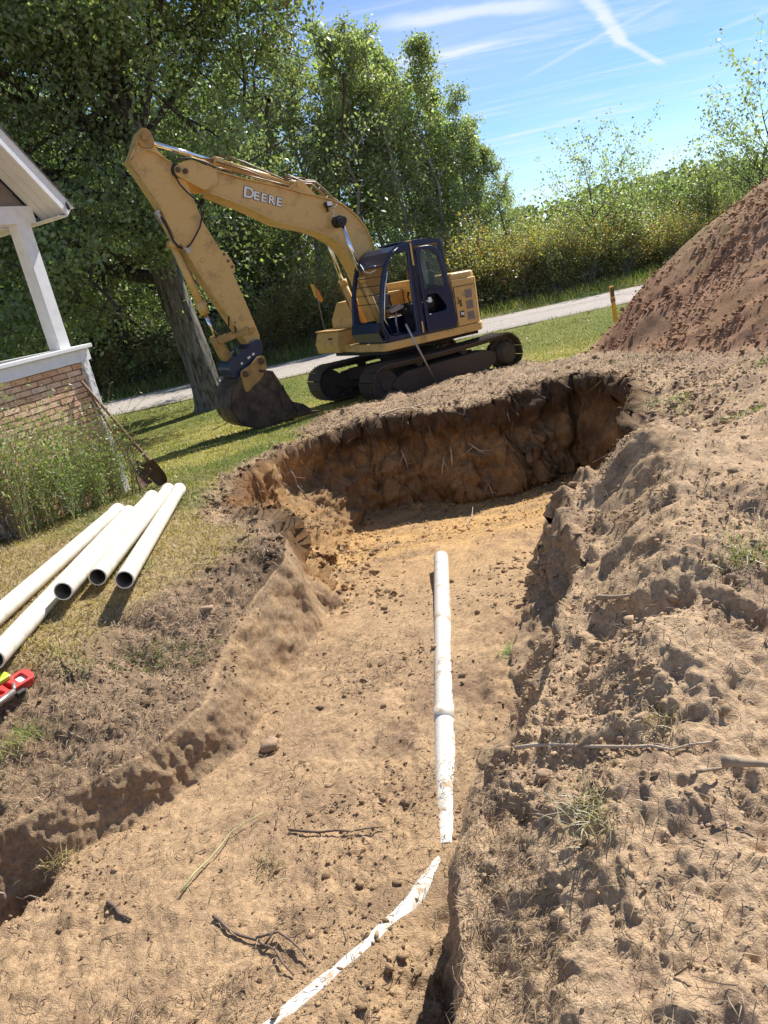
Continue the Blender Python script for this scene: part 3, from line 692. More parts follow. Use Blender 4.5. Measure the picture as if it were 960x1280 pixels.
b_ = MB(); b_.prism_xy([(.75, .83), (.95, .83), (.45, .4), (.45, -.4), (.95, -.83), (.7, -.83), (-.7, -.83), (-.95, -.83), (-.5, -.4), (-.5, .4), (-.95, .83), (-.7, .83), (-.3, .5), (.3, .5)], .34, .58, .02); b_.build('cross_frame', M_['mud'], EX)
b_ = MB(); b_.cyl((0, 0, .56), (0, 0, .90), .56, n=40); b_.cyl((0, 0, .70), (0, 0, .76), .62, n=40); b_.build('slew_ring', M_['black'], EX)
# upper deck
def arc(cx, cy, r, a0, a1, n): return [(cx + r * math.cos(math.radians(a0 + (a1 - a0) * k / n)), cy + r * math.sin(math.radians(a0 + (a1 - a0) * k / n))) for k in range(n + 1)]
deck = [(1.22, 1.20), (1.28, 1.10), (1.28, .25), (1.20, -.20), (1.20, -1.12), (1.14, -1.2), (-.93, -1.2)] + arc(0, 0, 1.52, 232, 128, 12)[0:] + [(-.93, 1.2)]
deck = [p for i, p in enumerate(deck) if i == 0 or (Vector(p) - Vector(deck[i - 1])).length > .03]
b_ = MB(); b_.prism_xy(deck, .945, 1.085, .018); b_.build('deck', M_['yellow'], EX)
b_ = MB(); b_.prism_xy([(1.1, .9), (1.1, -.9), (-1.1, -.9), (-1.1, .9)], .86, .944); b_.build('deck_underside', M_['black'], EX)
# engine housing and counterweight
hs = [(-.385, -1.19), (-.86, -1.19)] + [(-.93, -1.15)] + arc(0, 0, 1.49, 231, 129, 12) + [(-.93, 1.15), (-.86, 1.19), (-.385, 1.19)]
b_ = MB(); b_.prism_xy(hs, 1.092, 1.93, .02, 2); hous = b_.build('engine_housing', M_['yellow'], EX)
hs2 = [(-.40, -1.16), (-.86, -1.16)] + arc(0, 0, 1.46, 230, 130, 12) + [(-.86, 1.16), (-.40, 1.16)]
b_ = MB(); b_.prism_xy(hs2, 1.90, 2.05, .055, 3); b_.build('engine_hood', M_['yellow'], EX, True)
for k, z in enumerate((1.645, 1.445, 1.245)):
    g = MB(); g.box((-.735, 1.193, z), (.165, .012, .155), bev=.004); gr = g.build('vent_grille', M_['steel'], hous)
    s = MB()
    for q in range(6): s.box((-.735, 1.202, z - .06 + q * .024), (.15, .008, .012), rot=None)
    s.build('louvre', M_['sidingb'], gr)
b_ = MB(); b_.box((-.525, 1.196, 1.50), (.045, .012, .12), bev=.004); b_.build('warning_label', M_['rust'], hous)
# round deer badge: pale leaping animal on a dark disc
b_ = MB(); b_.box((-.53, 1.194, 1.30), (.105, .010, .115), bev=.004); badge = b_.build('badge', M_['black'], hous)
def flat_poly(name, pts, y, mt, parent, th=.004):
    m2 = MB(); m2.prism(pts, y, y + th); return m2.build(name, mt, parent)
deerp = [(-.04, .018), (-.022, .03), (-.004, .022), (.016, .03), (.026, .046), (.03, .034), (.046, .028), (.036, .018), (.028, .012), (.024, -.004), (.042, -.018), (.034, -.024), (.012, -.01), (-.012, -.008), (-.03, -.03), (-.044, -.04), (-.034, -.018), (-.038, 0)]
flat_poly('badge_figure', [(-.53 + a, 1.30 + b * 1.1) for a, b in deerp], 1.2, M_['white'], badge)
b_ = MB(); b_.box((-.40, 1.196, 1.45), (.010, .012, .70)); b_.box((-.66, 1.196, 1.80), (.50, .010, .010)); b_.build('panel_seam', M_['black'], hous)
b_ = MB(); b_.tube([(-.46, 1.2, 1.62), (-.46, 1.225, 1.60), (-.46, 1.225, 1.52), (-.46, 1.2, 1.50)], .008, 6); b_.build('latch', M_['black'], hous)
b_ = MB(); b_.cyl((-.85, -.75, 2.04), (-.85, -.75, 2.32), .045, n=14); b_.build('exhaust_stack', M_['rust'], EX)
# right-hand tool box, steps and tank
b_ = MB(); b_.prism([(1.32, .955), (1.36, 1.14), (1.27, 1.36), (.92, 1.36), (.86, .955)], -1.2, -.34, .02); tb = b_.build('tool_box', M_['yellow'], EX)
for q in range(3):
    v_ = MB(); v_.box((1.318, -.62, 1.10 + q * .065), (.035, .16, .03), bev=.005); v_.build('vent_slot', M_['black'], tb)
b_ = MB(); b_.box((1.1, -.77, 1.372), (.42, .9, .02), bev=.005); b_.build('step_plate', M_['yellow_dirty'], tb)
b_ = MB(); b_.prism([(.9, 1.09), (.9, 1.55), (.72, 1.86), (.1, 1.90), (-.36, 1.90), (-.36, 1.09)], -1.19, -.36, .03); b_.build('fuel_tank', M_['yellow'], EX)
# cab
prof = [(1.20, 1.10), (1.29, 1.37), (1.185, 1.98), (1.04, 2.37), (.86, 2.60), (.74, 2.655), (.36, 2.695), (-.24, 2.68), (-.29, 2.62), (-.325, 1.82), (-.385, 1.30), (-.36, 1.10)]
profR = rounded(prof, [.03, .1, .2, .2, .12, .08, .3, .06, .05, .3, .1, .03], 3)
h1 = rounded([(1.13, 1.17), (1.225, 1.42), (1.12, 1.96), (.99, 2.32), (.86, 2.50), (.74, 2.555), (.50, 2.57), (.545, 1.17)], [.08, .1, .2, .2, .1, .1, .08, .06], 3)
def side_matrix(y): return Matrix(((1, 0, 0, 0), (0, 0, 1, y), (0, 1, 0, 0), (0, 0, 0, 1)))
h2 = [(.34, 1.15), (.36, 2.62), (-.20, 2.61), (-.285, 1.82), (-.34, 1.3), (-.32, 1.15)]
side = plate('cab_side', profR, [h1, rounded(h2, .06, 3)], .06, M_['navy'], EX, side_matrix(1.165), .012)
b_ = MB(); b_.tube([(1.17, 1.20, 1.16), (1.262, 1.205, 1.42), (1.155, 1.205, 1.97), (1.02, 1.205, 2.35), (.86, 1.205, 2.55), (.70, 1.205, 2.62)], .022, 8); b_.build('front_pillar_trim', M_['navy'], side)
b_ = MB(); b_.tube([(1.15, 1.225, 1.35), (1.23, 1.235, 1.5), (1.13, 1.235, 1.95), (1.02, 1.235, 2.25), (.99, 1.20, 2.3)], .011, 8); b_.build('grab_rail', M_['chrome'], side)
b_ = MB(); b_.box((.43, 1.20, 1.9), (.028, .012, 1.50), bev=.004); b_.build('pillar_strip', M_['black'], side)
for z0, z1 in ((2.30, 2.68), (1.13, 1.33)):
    b_ = MB(); b_.box((.425, 1.213, (z0 + z1) / 2), (.035, .010, z1 - z0), bev=.003); b_.build('hinge_strip', M_['yellow'], side)
# folded-back door with upper glass and a lower opening
dout = rounded([(.33, 1.12), (.345, 2.60), (.0, 2.60), (-.17, 2.50), (-.30, 1.83), (-.37, 1.27), (-.34, 1.10)], [.03, .1, .2, .2, .3, .1, .05], 3)
dh1 = rounded([(.27, 1.87), (.275, 2.535), (.05, 2.53), (-.09, 2.44), (-.235, 1.86)], [.04, .07, .12, .12, .04], 3)
dh2 = rounded([(.27, 1.42), (.265, 1.77), (.0, 1.77), (-.18, 1.50), (-.16, 1.44)], [.04, .04, .08, .06, .04], 3)
door = plate('door', dout, [dh1, dh2], .045, M_['navy'], EX, side_matrix(1.215), .012)
gm, gn, gb = new_mat('tinted_glass'); gb.inputs['Base Color'].default_value = (.10, .16, .14, 1); gb.inputs['Roughness'].default_value = .04; gb.inputs['Transmission Weight'].default_value = .0; gb.inputs['Alpha'].default_value = .38
M_['glass'] = gm
b_ = MB(); b_.prism([(.29, 1.85), (.29, 2.55), (.05, 2.55), (-.11, 2.46), (-.255, 1.84)], 1.203, 1.209); b_.build('door_glass', M_['glass'], door)
b_ = MB(); b_.tube([(.22, 1.23, 1.855), (.20, 1.275, 1.872), (-.08, 1.275, 1.868), (-.10, 1.23, 1.85)], .014, 8); b_.box((.08, 1.25, 1.90), (.14, .02, .03), bev=.008); b_.build('door_handle', M_['black'], door)
b_ = MB(); b_.box((.20, 1.24, 1.67), (.07, .006, .09)); b_.build('notice', M_['white'], door)
b_ = MB(); b_.tube([(-.15, 1.24, 1.38), (-.30, 1.24, 1.36), (-.33, 1.24, 1.28), (-.32, 1.24, 1.2), (-.2, 1.24, 1.17)], .008, 6); b_.build('door_rib', M_['navy'], door)
plate('cab_side', profR, [rounded([(1.12, 1.45), (1.10, 1.98), (.95, 2.35), (.76, 2.54), (-.2, 2.57), (-.27, 1.82), (-.3, 1.45)], .08, 3)], .05, M_['navy'], EX, side_matrix(.225), .01)
roofp = [(1.04, 2.385), (.87, 2.585), (.74, 2.665), (.36, 2.705), (-.24, 2.69), (-.30, 2.60)]
b_ = MB(); b_.strip(roofp, .20, 1.19, .035); b_.box((.25, .7, 2.715), (.62, .62, .03), bev=.012); rf = b_.build('cab_roof', M_['navy'], EX)
b_ = MB(); b_.box((.42, 1.155, 2.715), (.10, .075, .022), bev=.006); b_.build('roof_tag', M_['yellow'], rf)
b_ = MB(); b_.box((.42, .70, 1.115), (1.55, .97, .05), bev=.01); b_.strip([(-.30, 2.60), (-.325, 1.82), (-.385, 1.30), (-.37, 1.12)], .23, .36, .03); b_.strip([(-.30, 2.60), (-.325, 1.82), (-.385, 1.30), (-.37, 1.12)], 1.05, 1.16, .03)
b_.strip([(-.335, 1.80), (-.385, 1.30), (-.37, 1.12)], .23, 1.16, .03); b_.build('cab_floor', M_['navy'], EX)
# front: two corner posts are the side panels; lower panel, cross bars and guard wires
b_ = MB(); b_.strip([(1.285, 1.13), (1.345, 1.28), (1.30, 1.45)], .24, 1.15, .02); b_.build('front_panel', M_['navy'], EX)
for x, z in ((1.20, 1.93), (1.155, 2.08), (1.10, 2.22), (1.22, 1.78)):
    b_ = MB(); b_.tube([(x, .22, z), (x, 1.17, z - .01)], .007, 6); b_.build('guard_bar', M_['black'], EX)
b_ = MB(); b_.tube([(1.0, .40, 2.47), (1.07, .62, 2.33), (1.08, .80, 2.30), (1.08, .98, 2.33)], .008, 6); b_.build('wiper', M_['white'], EX)
# inside: seat, console, levers
b_ = MB(); b_.box((.10, .70, 1.50), (.48, .50, .14), bev=.05); b_.box((.10, .70, 1.30), (.40, .40, .30), bev=.02); b_.build('seat', M_['seat'], EX, True)
b_ = MB(); b_.box((-.14, .70, 1.86), (.13, .48, .62), bev=.05, rot=rot_y(-.15)); b_.box((-.20, .70, 2.26), (.09, .26, .18), bev=.035, rot=rot_y(-.1)); b_.build('seat_back', M_['seat'], EX, True)
for y in (.40, 1.0):
    b_ = MB(); b_.box((.26, y, 1.58), (.52, .17, .16), bev=.035); b_.build('console', M_['black'], EX, True)
    b_ = MB(); b_.tube([(.46, y, 1.64), (.50, y, 1.78), (.47, y, 1.86)], [.012, .014, .024], 8); b_.build('joystick', M_['black'], EX)
b_ = MB(); b_.prism([(.92, 1.62), (.72, 1.69), (.60, 1.66), (.62, 1.61), (.9, 1.56)], .86, 1.0, .01); b_.tube([(.75, .9, 1.15), (.77, .9, 1.4), (.72, .9, 1.63)], .02, 8); b_.build('control_pod', M_['steel'], EX)
for y in (.62, .80):
    b_ = MB(); b_.tube([(.80, y, 1.14), (.92, y, 1.42), (.84, y, 1.66)], .013, 8); b_.box((.86, y, 1.17), (.26, .10, .02), rot=rot_y(-.3)); b_.build('travel_lever', M_['black'], EX)
b_ = MB(); b_.box((.62, .28, 1.76), (.40, .05, .26), bev=.01); b_.build('side_window_box', M_['steel'], EX)
b_ = MB(); b_.tube([(.06, 1.0, 2.5), (.08, 1.04, 2.2), (.06, 1.05, 1.95)], [.03, .05, .03], 10); b_.build('hanging_cloth', M_['white'], EX)

# boom
btop = [(3.50, 4.335), (3.34, 4.27), (2.79, 4.085), (2.21, 3.93), (1.785, 3.785), (1.50, 3.71), (1.25, 3.63), (1.05, 3.54), (.90, 3.43), (.74, 3.27), (.62, 3.08), (.53, 2.80), (.46, 2.45), (.40, 2.0), (.36, 1.55)]
bbot = [(.62, 1.30), (.72, 1.6), (.83, 2.0), (.93, 2.38), (1.07, 2.70), (1.18, 2.86), (1.31, 2.98), (1.50, 3.10), (1.75, 3.215), (2.34, 3.385), (2.88, 3.69), (3.45, 3.95)]
pm = MB(); pm.prism(btop + [(.42, 1.28)] + bbot, -.165, .165, .004)
boom = pm.build('boom', M_['yellow'], EX)
def offs(pts, d):
    out_ = []
    for i, p in enumerate(pts):
        a, b = Vector(pts[max(i - 1, 0)]), Vector(pts[min(i + 1, len(pts) - 1)]); t = (b - a).normalized(); out_.append((p[0] - t.y * d, p[1] + t.x * d))
    return out_
pm = MB(); pm.strip(offs(btop, -.022), -.20, .20, .022); pm.build('top_flange', M_['yellow'], boom)
pm = MB(); pm.strip(offs(bbot, -.022), -.20, .20, .022); pm.build('bottom_flange', M_['yellow'], boom)
fk = rounded([(3.30, 4.05), (3.55, 3.985), (3.62, 4.02), (3.97, 4.24), (3.99, 4.34), (3.90, 4.40), (3.76, 4.44), (3.64, 4.445), (3.5, 4.37), (3.30, 4.29)], .05, 3)
for s in (1, -1):
    pm = MB(); pm.prism(fk, .17 * s, .215 * s, .008); f_ = pm.build('fork_plate', M_['yellow'], boom)
    for x, z in ((3.93, 4.315), (3.815, 4.285)):
        q = MB(); q.cyl((x, .20 * s, z), (x, .25 * s, z), .042, n=14); q.cyl((x, .25 * s, z), (x, .262 * s, z), .018, n=8); q.build('pin', M_['rust'], f_)
    pm = MB(); pm.cyl((1.205, .17 * s, 3.255), (1.205, .30 * s, 3.255), .10, n=18); pm.cyl((1.205, .28 * s, 3.255), (1.205, .43 * s, 3.255), .065, n=14); pm.build('cylinder_boss', M_['black'], boom)
    # boom cylinders
    top, low, foot = Vector((1.215, .35 * s, 3.235)), Vector((.985, .35 * s, 2.24)), Vector((.70, .35 * s, 1.18))
    q = MB(); q.cyl(low, foot, .068, n=18); q.cyl(low + (low - foot).normalized() * .03, low - (low - foot).normalized() * .09, .083, n=18); c_ = q.build('boom_cylinder', M_['yellow'], EX)
    q = MB(); q.cyl(top, low, .036, n=14); q.build('piston_rod', M_['chrome'], c_)
    q = MB(); q.cyl(top - Vector((0, .06, 0)), top + Vector((0, .06, 0)), .075, n=16); q.build('rod_eye', M_['black'], c_)
    q = MB(); q.tube([low + Vector((.06, 0, -.02)), low + Vector((.09, 0, -.1)), foot + Vector((.10, 0, .25)), foot + Vector((.08, 0, .1))], .012, 6); q.build('oil_pipe', M_['copper'], c_)
# arm cylinder on top of the boom
pa, pb, pc_ = Vector((1.80, 0, 3.94)), Vector((3.20, 0, 4.43)), Vector((4.315, 0, 4.82))
q = MB(); dr = (pb - pa).normalized(); q.cyl(pa, pb, .070, n=20); q.cyl(pb - dr * .14, pb + dr * .02, .088, n=20); q.cyl(pb - dr * .30, pb - dr * .26, .080, n=20); q.cyl(pa - Vector((0, .09, 0)), pa + Vector((0, .09, 0)), .075, n=16); ac = q.build('arm_cylinder', M_['yellow'], EX)
q = MB(); q.cyl(pb, pc_, .040, n=16); q.cyl(pc_ - Vector((0, .075, 0)), pc_ + Vector((0, .075, 0)), .08, n=16); q.build('piston_rod', M_['chrome'], ac)
q = MB(); q.tube([pb + Vector((-.1, .05, .09)), pb + Vector((-.5, .06, -.05)), pa + Vector((.2, .06, .10)), pa + Vector((0, .05, .13)), pa + Vector((-.2, .04, .10))], .014, 6)
q.tube([pb + Vector((.02, .11, -.02)), pb + Vector((-.5, .11, -.19)), pa + Vector((.25, .12, -.02))], .012, 6); q.build('oil_pipe', M_['copper'], ac)
for s in (1, -1):
    q = MB(); q.prism([(1.45, 3.70), (1.70, 3.99), (1.80, 4.02), (1.90, 3.97), (2.05, 3.88)], .09 * s, .13 * s, .005); q.cyl((1.80, .12 * s, 3.94), (1.80, .165 * s, 3.94), .05, n=12); q.build('cylinder_bracket', M_['yellow'], boom)
for y, o in ((.10, 0), (.04, .035), (-.06, .0), (-.12, .03)):
    q = MB(); q.tube([(2.04, y, 4.06 + o), (1.91, y, 4.085 + o), (1.68, y, 3.985 + o), (1.436, y, 3.955 + o), (1.30, y, 3.83 + o), (1.148, y, 3.665 + o), (.908, y, 3.50 + o), (.72, y, 3.30 + o), (.58, y, 3.02 + o), (.48, y, 2.6 + o)], .016, 7); q.build('hydraulic_hose', M_['copper'], boom)
q = MB(); q.tube([(3.0, .17, 4.23), (2.6, .17, 4.11), (2.2, .17, 3.99), (2.0, .17, 3.93)], .013, 6); q.tube([(3.4, .15, 4.36), (3.0, .15, 4.245)], .013, 6); q.build('side_pipe', M_['copper'], boom)
q = MB(); q.box((1.345, .235, 3.56), (.13, .10, .09), bev=.015); q.box((1.36, .20, 3.50), (.03, .03, .12)); wl_ = q.build('work_lamp', M_['black'], boom)
q = MB(); q.box((1.345, .289, 3.565), (.10, .008, .065), bev=.003); q.build('lamp_lens', M_['white'], wl_)
q = MB(); q.tube([(1.30, .2, 3.50), (1.24, .22, 3.42), (1.28, .22, 3.36), (1.22, .25, 3.34)], .006, 5); q.tube([(1.31, .2, 3.55), (1.20, .21, 3.50), (1.14, .2, 3.56)], .006, 5); q.build('lamp_wire', M_['white'], boom)

# lettering on the boom side
def lettering(txt_parts, origin, ang, mt, parent, y, off, depth, name):
    x = 0; out_ = None
    R = Matrix.Rotation(ang, 4, 'Y')
    # text runs towards -x (seen from the left side the front is to the left)
    base = Matrix.Translation((origin[0], y, origin[1])) @ R @ Matrix(((-1, 0, 0, 0), (0, 0, 1, 0), (0, 1, 0, 0), (0, 0, 0, 1)))
    for ch_, size, adv in txt_parts:
        cu = bpy.data.curves.new('t', 'FONT'); cu.body = ch_; cu.size = size; cu.extrude = depth; cu.offset = off
        o = bpy.data.objects.new('t', cu); COL.objects.link(o); bpy.context.view_layer.update()
        me = bpy.data.meshes.new_from_object(o.evaluated_get(bpy.context.evaluated_depsgraph_get()))
        bpy.data.objects.remove(o); me.transform(base @ Matrix.Translation((x, 0, 0)) @ Matrix.Scale(1.12, 4, (1, 0, 0))); me.materials.clear(); me.materials.append(mt); me.name = name
        add(name, me, parent); x += adv
decal = empty('name_decal'); decal.parent = boom
parts_ = [('D', .235, .185), ('E', .185, .135), ('E', .185, .135), ('R', .185, .147), ('E', .185, .13)]
slope = math.atan2(3.852 - 3.629, 2.913 - 2.25)
M_['decal_w'] = paint('decal_white', (.82, .82, .80), .4, var=.02, damt=.1); M_['decal_k'] = paint('decal_black', (.02, .02, .02), .4, damt=.1)
org = (2.90, 3.845)
lettering(parts_, org, -slope, M_['decal_w'], decal, .167, .004, .001, 'letter_outline')
lettering(parts_, (org[0] + .004, org[1] + .001), -slope, M_['decal_k'], decal, .170, .013, .001, 'letter_shadow')
lettering(parts_, org, -slope, M_['decal_w'], decal, .173, .005, .001, 'letter')

# arm
aout = [(4.22, 4.93), (4.29, 4.965), (4.36, 4.93), (4.43, 4.84), (4.61, 4.52), (4.45, 4.16), (4.295, 3.81), (4.245, 3.55), (4.18, 3.33), (4.05, 3.12), (3.87, 2.64), (3.6, 2.05), (3.34, 1.5), (3.25, 1.37), (3.24, 1.33), (3.15, 1.38), (3.1, 1.6), (3.2, 2.06), (3.33, 2.62), (3.47, 3.05), (3.67, 3.53), (3.8, 4.2), (3.9, 4.37), (4.0, 4.46), (4.14, 4.63), (4.19, 4.75)]
q = MB(); q.prism(aout, -.125, .125, .006); armo = q.build('arm', M_['yellow'], EX)
q = MB(); q.strip(offs([(4.40, 4.80), (4.61, 4.525), (4.45, 4.16), (4.295, 3.81), (4.24, 3.55), (4.16, 3.30)], 0), -.15, .15, .02)
q.strip([(4.05, 3.12), (3.87, 2.64), (3.60, 2.05), (3.34, 1.50)], -.15, .15, .02); q.build('front_flange', M_['yellow'], armo)
q = MB(); q.strip([(4.61, 4.50), (4.46, 4.60), (4.32, 4.66), (4.18, 4.60), (4.0, 4.46)], .122, .165, .018); q.build('weld_rib', M_['yellow'], armo)
for s in (1, -1):
    q = MB(); q.prism(rounded([(4.21, 4.92), (4.29, 4.965), (4.37, 4.93), (4.44, 4.82), (4.40, 4.68), (4.20, 4.66), (4.17, 4.78)], .04, 2), .12 * s, .16 * s, .006); q.cyl((4.315, .15 * s, 4.82), (4.315, .21 * s, 4.82), .055, n=14); q.build('pin_boss', M_['yellow_dirty'], armo)
q = MB(); q.cyl((3.90, -.13, 4.315), (3.90, .13, 4.315), .11, n=20); q.build('joint_boss', M_['black'], armo)
q = MB(); q.prism([(3.36, 2.66), (3.52, 3.06), (3.44, 3.06), (3.36, 3.0), (3.27, 2.80), (3.29, 2.68)], .05, .09, .004)
q.build('rear_bracket', M_['yellow'], armo)
for x, z in ((3.42, 2.99), (3.37, 2.88), (3.32, 2.78)):
    q = MB(); q.cyl((x, .09, z), (x, .105, z), .022, n=8); q.build('bolt', M_['rust'], armo)
for x, z in ((3.83, 2.94), (3.62, 2.36), (3.37, 1.93)):
    q = MB(); q.box((x, .135, z), (.06, .03, .055), bev=.01, rot=rot_y(.4)); q.build('clamp_block', M_['yellow'], armo)
hp = [(3.30, 4.30), (3.446, 4.385), (3.656, 4.46), (3.896, 4.47), (3.99, 4.388), (3.991, 4.233), (3.941, 4.101), (3.86, 3.99), (3.752, 3.876), (3.69, 3.76), (3.69, 3.62), (3.768, 3.452), (3.897, 3.302), (4.00, 3.20), (4.06, 3.17)]
q = MB(); q.tube([(a, .20 if i > 3 else .24, b) for i, (a, b) in enumerate(hp)], .014, 7); q.build('hydraulic_hose', M_['black'], armo)
q = MB(); q.tube([(4.14, .19, 3.17), (4.20, .19, 3.2), (4.25, .18, 3.29), (4.27, .14, 3.45), (4.29, .1, 3.57), (4.34, .05, 3.72)], .020, 7); q.build('hydraulic_hose', M_['black'], armo)
q = MB(); q.box((4.335, .02, 3.68), (.07, .12, .20), bev=.01, rot=rot_y(.4)); q.box((4.345, .04, 3.76), (.075, .10, .05), bev=.008, rot=rot_y(.4)); q.build('valve_block', M_['steel'], armo)
q = MB(); q.box((4.05, .17, 3.13), (.08, .03, .11), bev=.006, rot=rot_y(.4)); q.build('hose_clamp', M_['steel'], armo)
# bucket cylinder, links, coupler
t0, t1, t2 = Vector((4.21, 0, 3.265)), Vector((3.945, 0, 2.12)), Vector((3.83, 0, 1.665))
dr = (t1 - t0).normalized()
q = MB(); q.cyl(t0, t1, .062, n=18); q.cyl(t1 - dr * .20, t1 + dr * .02, .082, n=18); q.cyl(t0 - Vector((0, .13, 0)), t0 + Vector((0, .15, 0)), .07, n=16); bc = q.build('bucket_cylinder', M_['yellow'], EX)
q = MB(); q.cyl(t1, t2, .036, n=14); q.build('piston_rod', M_['chrome'], bc)
q = MB(); q.tube([t0 + Vector((-.08, .03, -.12)), t0 + Vector((-.16, .03, -.45)), t1 + Vector((-.07, .03, .2)), t1 + Vector((-.08, .02, .05))], .012, 6); q.build('oil_pipe', M_['copper'], bc)
for s in (1, -1):
    q = MB(); q.prism([(3.20, 1.69), (3.25, 1.64), (3.32, 1.66), (3.55, 1.64), (3.75, 1.60), (3.86, 1.60), (3.89, 1.67), (3.84, 1.73), (3.75, 1.71), (3.52, 1.715), (3.32, 1.78), (3.24, 1.77)], .14 * s, .18 * s, .008); q.cyl((3.25, .13 * s, 1.715), (3.25, .21 * s, 1.715), .055, n=14); q.cyl((3.83, .13 * s, 1.665), (3.83, .21 * s, 1.665), .065, n=14); q.build('guide_link', M_['yellow_dirty'], EX)
q = MB(); q.prism([(3.88, 1.70), (3.78, 1.62), (3.63, 1.28), (3.74, 1.24), (3.83, 1.34), (3.91, 1.62)], -.11, .11, .012); q.build('bucket_link', M_['yellow_dirty'], EX)
q = MB(); q.tube([(3.62, .2, 2.0), (3.66, .22, 1.86), (3.80, .23, 1.78), (3.93, .22, 1.84), (3.95, .2, 1.98), (3.88, .2, 2.1)], .016, 7); q.tube([(3.5, .12, 1.9), (3.55, .16, 1.7), (3.62, .18, 1.5), (3.66, .18, 1.34)], .014, 7); q.build('hydraulic_hose', M_['black'], EX)
q = MB(); q.prism(rounded([(3.14, 1.50), (3.22, 1.56), (3.34, 1.52), (3.44, 1.42), (3.62, 1.38), (3.80, 1.28), (3.84, 1.16), (3.80, 1.0), (3.72, .98), (3.62, 1.08), (3.30, 1.22), (3.16, 1.32)], .03, 2), -.27, .27, .012); cp = q.build('quick_coupler', M_['navy'], EX)
for x, z, w in ((3.36, 1.32, .05), (3.45, 1.28, .06), (3.60, 1.21, .04)):
    q = MB(); q.box((x, .274, z), (w, .006, .035), rot=rot_y(.4)); q.build('coupler_mark', M_['white'], cp)
# bucket
BY = .37
back = [(3.36 + (a - 3.36) * .80 if a > 3.36 else a, b) for a, b in [(3.36, 1.03), (3.52, 1.03), (3.70, 1.02), (3.86, .96), (4.00, .84), (4.10, .70), (4.145, .54), (4.11, .39), (4.02, .27), (3.88, .18), (3.70, .115), (3.50, .09), (3.30, .09), (3.05, .10), (2.80, .12)]]
q = MB(); q.strip(offs(back, .0), -BY + .02, BY - .02, .025); bk_ = q.build('bucket', M_['bucketm'], EX)
spl = [(3.36, 1.05), (3.12, .985), (3.04, .82), (2.90, .46), (2.80, .30), (2.74, .12)] + back[::-1][1:-1]
spl = [(a, b) for a, b in spl]
for s in (1, -1):
    q = MB(); q.prism(spl, (BY - .025) * s, BY * s, .004); q.strip([(3.36, 1.06), (3.12, .985), (2.90, .46), (2.78, .2)], (BY - .01) * s, (BY + .022) * s, .05)
    q.prism([(2.98, .72), (2.93, .42), (2.66, .30), (2.50, .15), (2.80, .12), (3.06, .30), (3.10, .60)], (BY) * s, (BY + .022) * s, .004); q.build('side_plate', M_['bucketm'], bk_)
    q = MB(); q.prism(rounded([(3.22, 1.27), (3.34, 1.27), (3.50, 1.16), (3.68, 1.10), (3.70, 1.0), (3.70, .74), (3.62, .74), (3.44, .86), (3.38, .88), (3.20, 1.06)], .03, 2), .33 * s, .385 * s, .006); q.build('bucket_ear', M_['yellow_dirty'], bk_)
    for x, z in ((3.30, 1.185), (3.63, 1.035)):
        q = MB(); q.cyl((x, .20 * s, z), (x, .42 * s, z), .055, n=14); q.cyl((x, .42 * s, z), (x, .43 * s, z), .03, n=10); q.build('pin', M_['rust'], bk_)
q = MB(); q.box((2.74, 0, .115), (.22, 2 * BY + .02, .035), rot=rot_y(.05), bev=.006); q.build('cutting_edge', M_['rust'], bk_)
for k in range(5):
    y = -.33 + .165 * k; q = MB(); q.prism([(2.80, .17), (2.62, .165), (2.34, .10), (2.33, .085), (2.60, .085), (2.80, .085)], y - .045, y + .045, .008); q.build('tooth', M_['rust'], bk_)
q = MB(); q.tube([(3.86, .34, .82), (3.94, .34, .80), (3.98, .34, .70), (3.96, .33, .62)], .018, 6); q.build('lift_eye', M_['bucketm'], bk_)
# ------------------------------------------------------------------ porch of the house at the left
WA = math.radians(27); wd = Vector((math.sin(WA), math.cos(WA), 0)); wn = Vector((math.cos(WA), -math.sin(WA), 0))
CB = Vector((-2.884, 8.795, -.36))
Mw = Matrix(((wd.x, wn.x, 0, CB.x), (wd.y, wn.y, 0, CB.y), (0, 0, 1, 0), (0, 0, 0, 1)))      # local: x along the wall to the corner, y outwards, z height
PB = empty('porch'); PB.matrix_world = Mw
tag(PB, 'white-trimmed porch with tan brick wall and gable roof at the left edge', 'porch')
b_ = MB(); b_.box((-2.1, -.06, .36), (4.1, .10, 1.68)); b_.box((-2.1, -1.7, .45), (4.1, 3.1, .1)); b_.box((-.06, -1.7, .36), (.10, 3.2, 1.68)); wall = b_.build('porch_wall', M_['mortar'], PB)
# bricks: thin roman courses, each its own piece
bmats = [paint('brick_%d' % i, c, .9, dirt=(.24, .13, .08), dscale=18, damt=.5, var=.12, bump=.5, bscale=50) for i, c in enumerate([(.74, .46, .28), (.78, .52, .33), (.66, .40, .25), (.82, .58, .39)])]
bmesh_ = []
for i, mt in enumerate(bmats):
    q = MB(); q.box((0, 0, 0), (.192, .034, .050)); o = q.build('brick', mt); me = o.data; bpy.data.objects.remove(o)
    for v in me.vertices: v.co += Vector((random.uniform(-.002, .002), random.uniform(-.003, .003), random.uniform(-.0025, .0025)))
    bmesh_.append(me)
rowh = .062; nrow = 26
for r_ in range(nrow):
    z = 1.175 - r_ * rowh
    if z < -.42: break
    for k in range(10 if r_ < 25 else 9):
        x = -.115 - k * .205 - (.10 if r_ % 2 else 0) + (.0)
        if r_ % 2 and k == 0:
            pass
        o = bpy.data.objects.new('brick', random.choice(bmesh_)); link(o, wall)
        o.location = (x - .0, .006 + random.uniform(-.003, .004), z); o.rotation_euler = (random.uniform(-.012, .012), random.uniform(-.008, .008), random.uniform(-.008, .008))
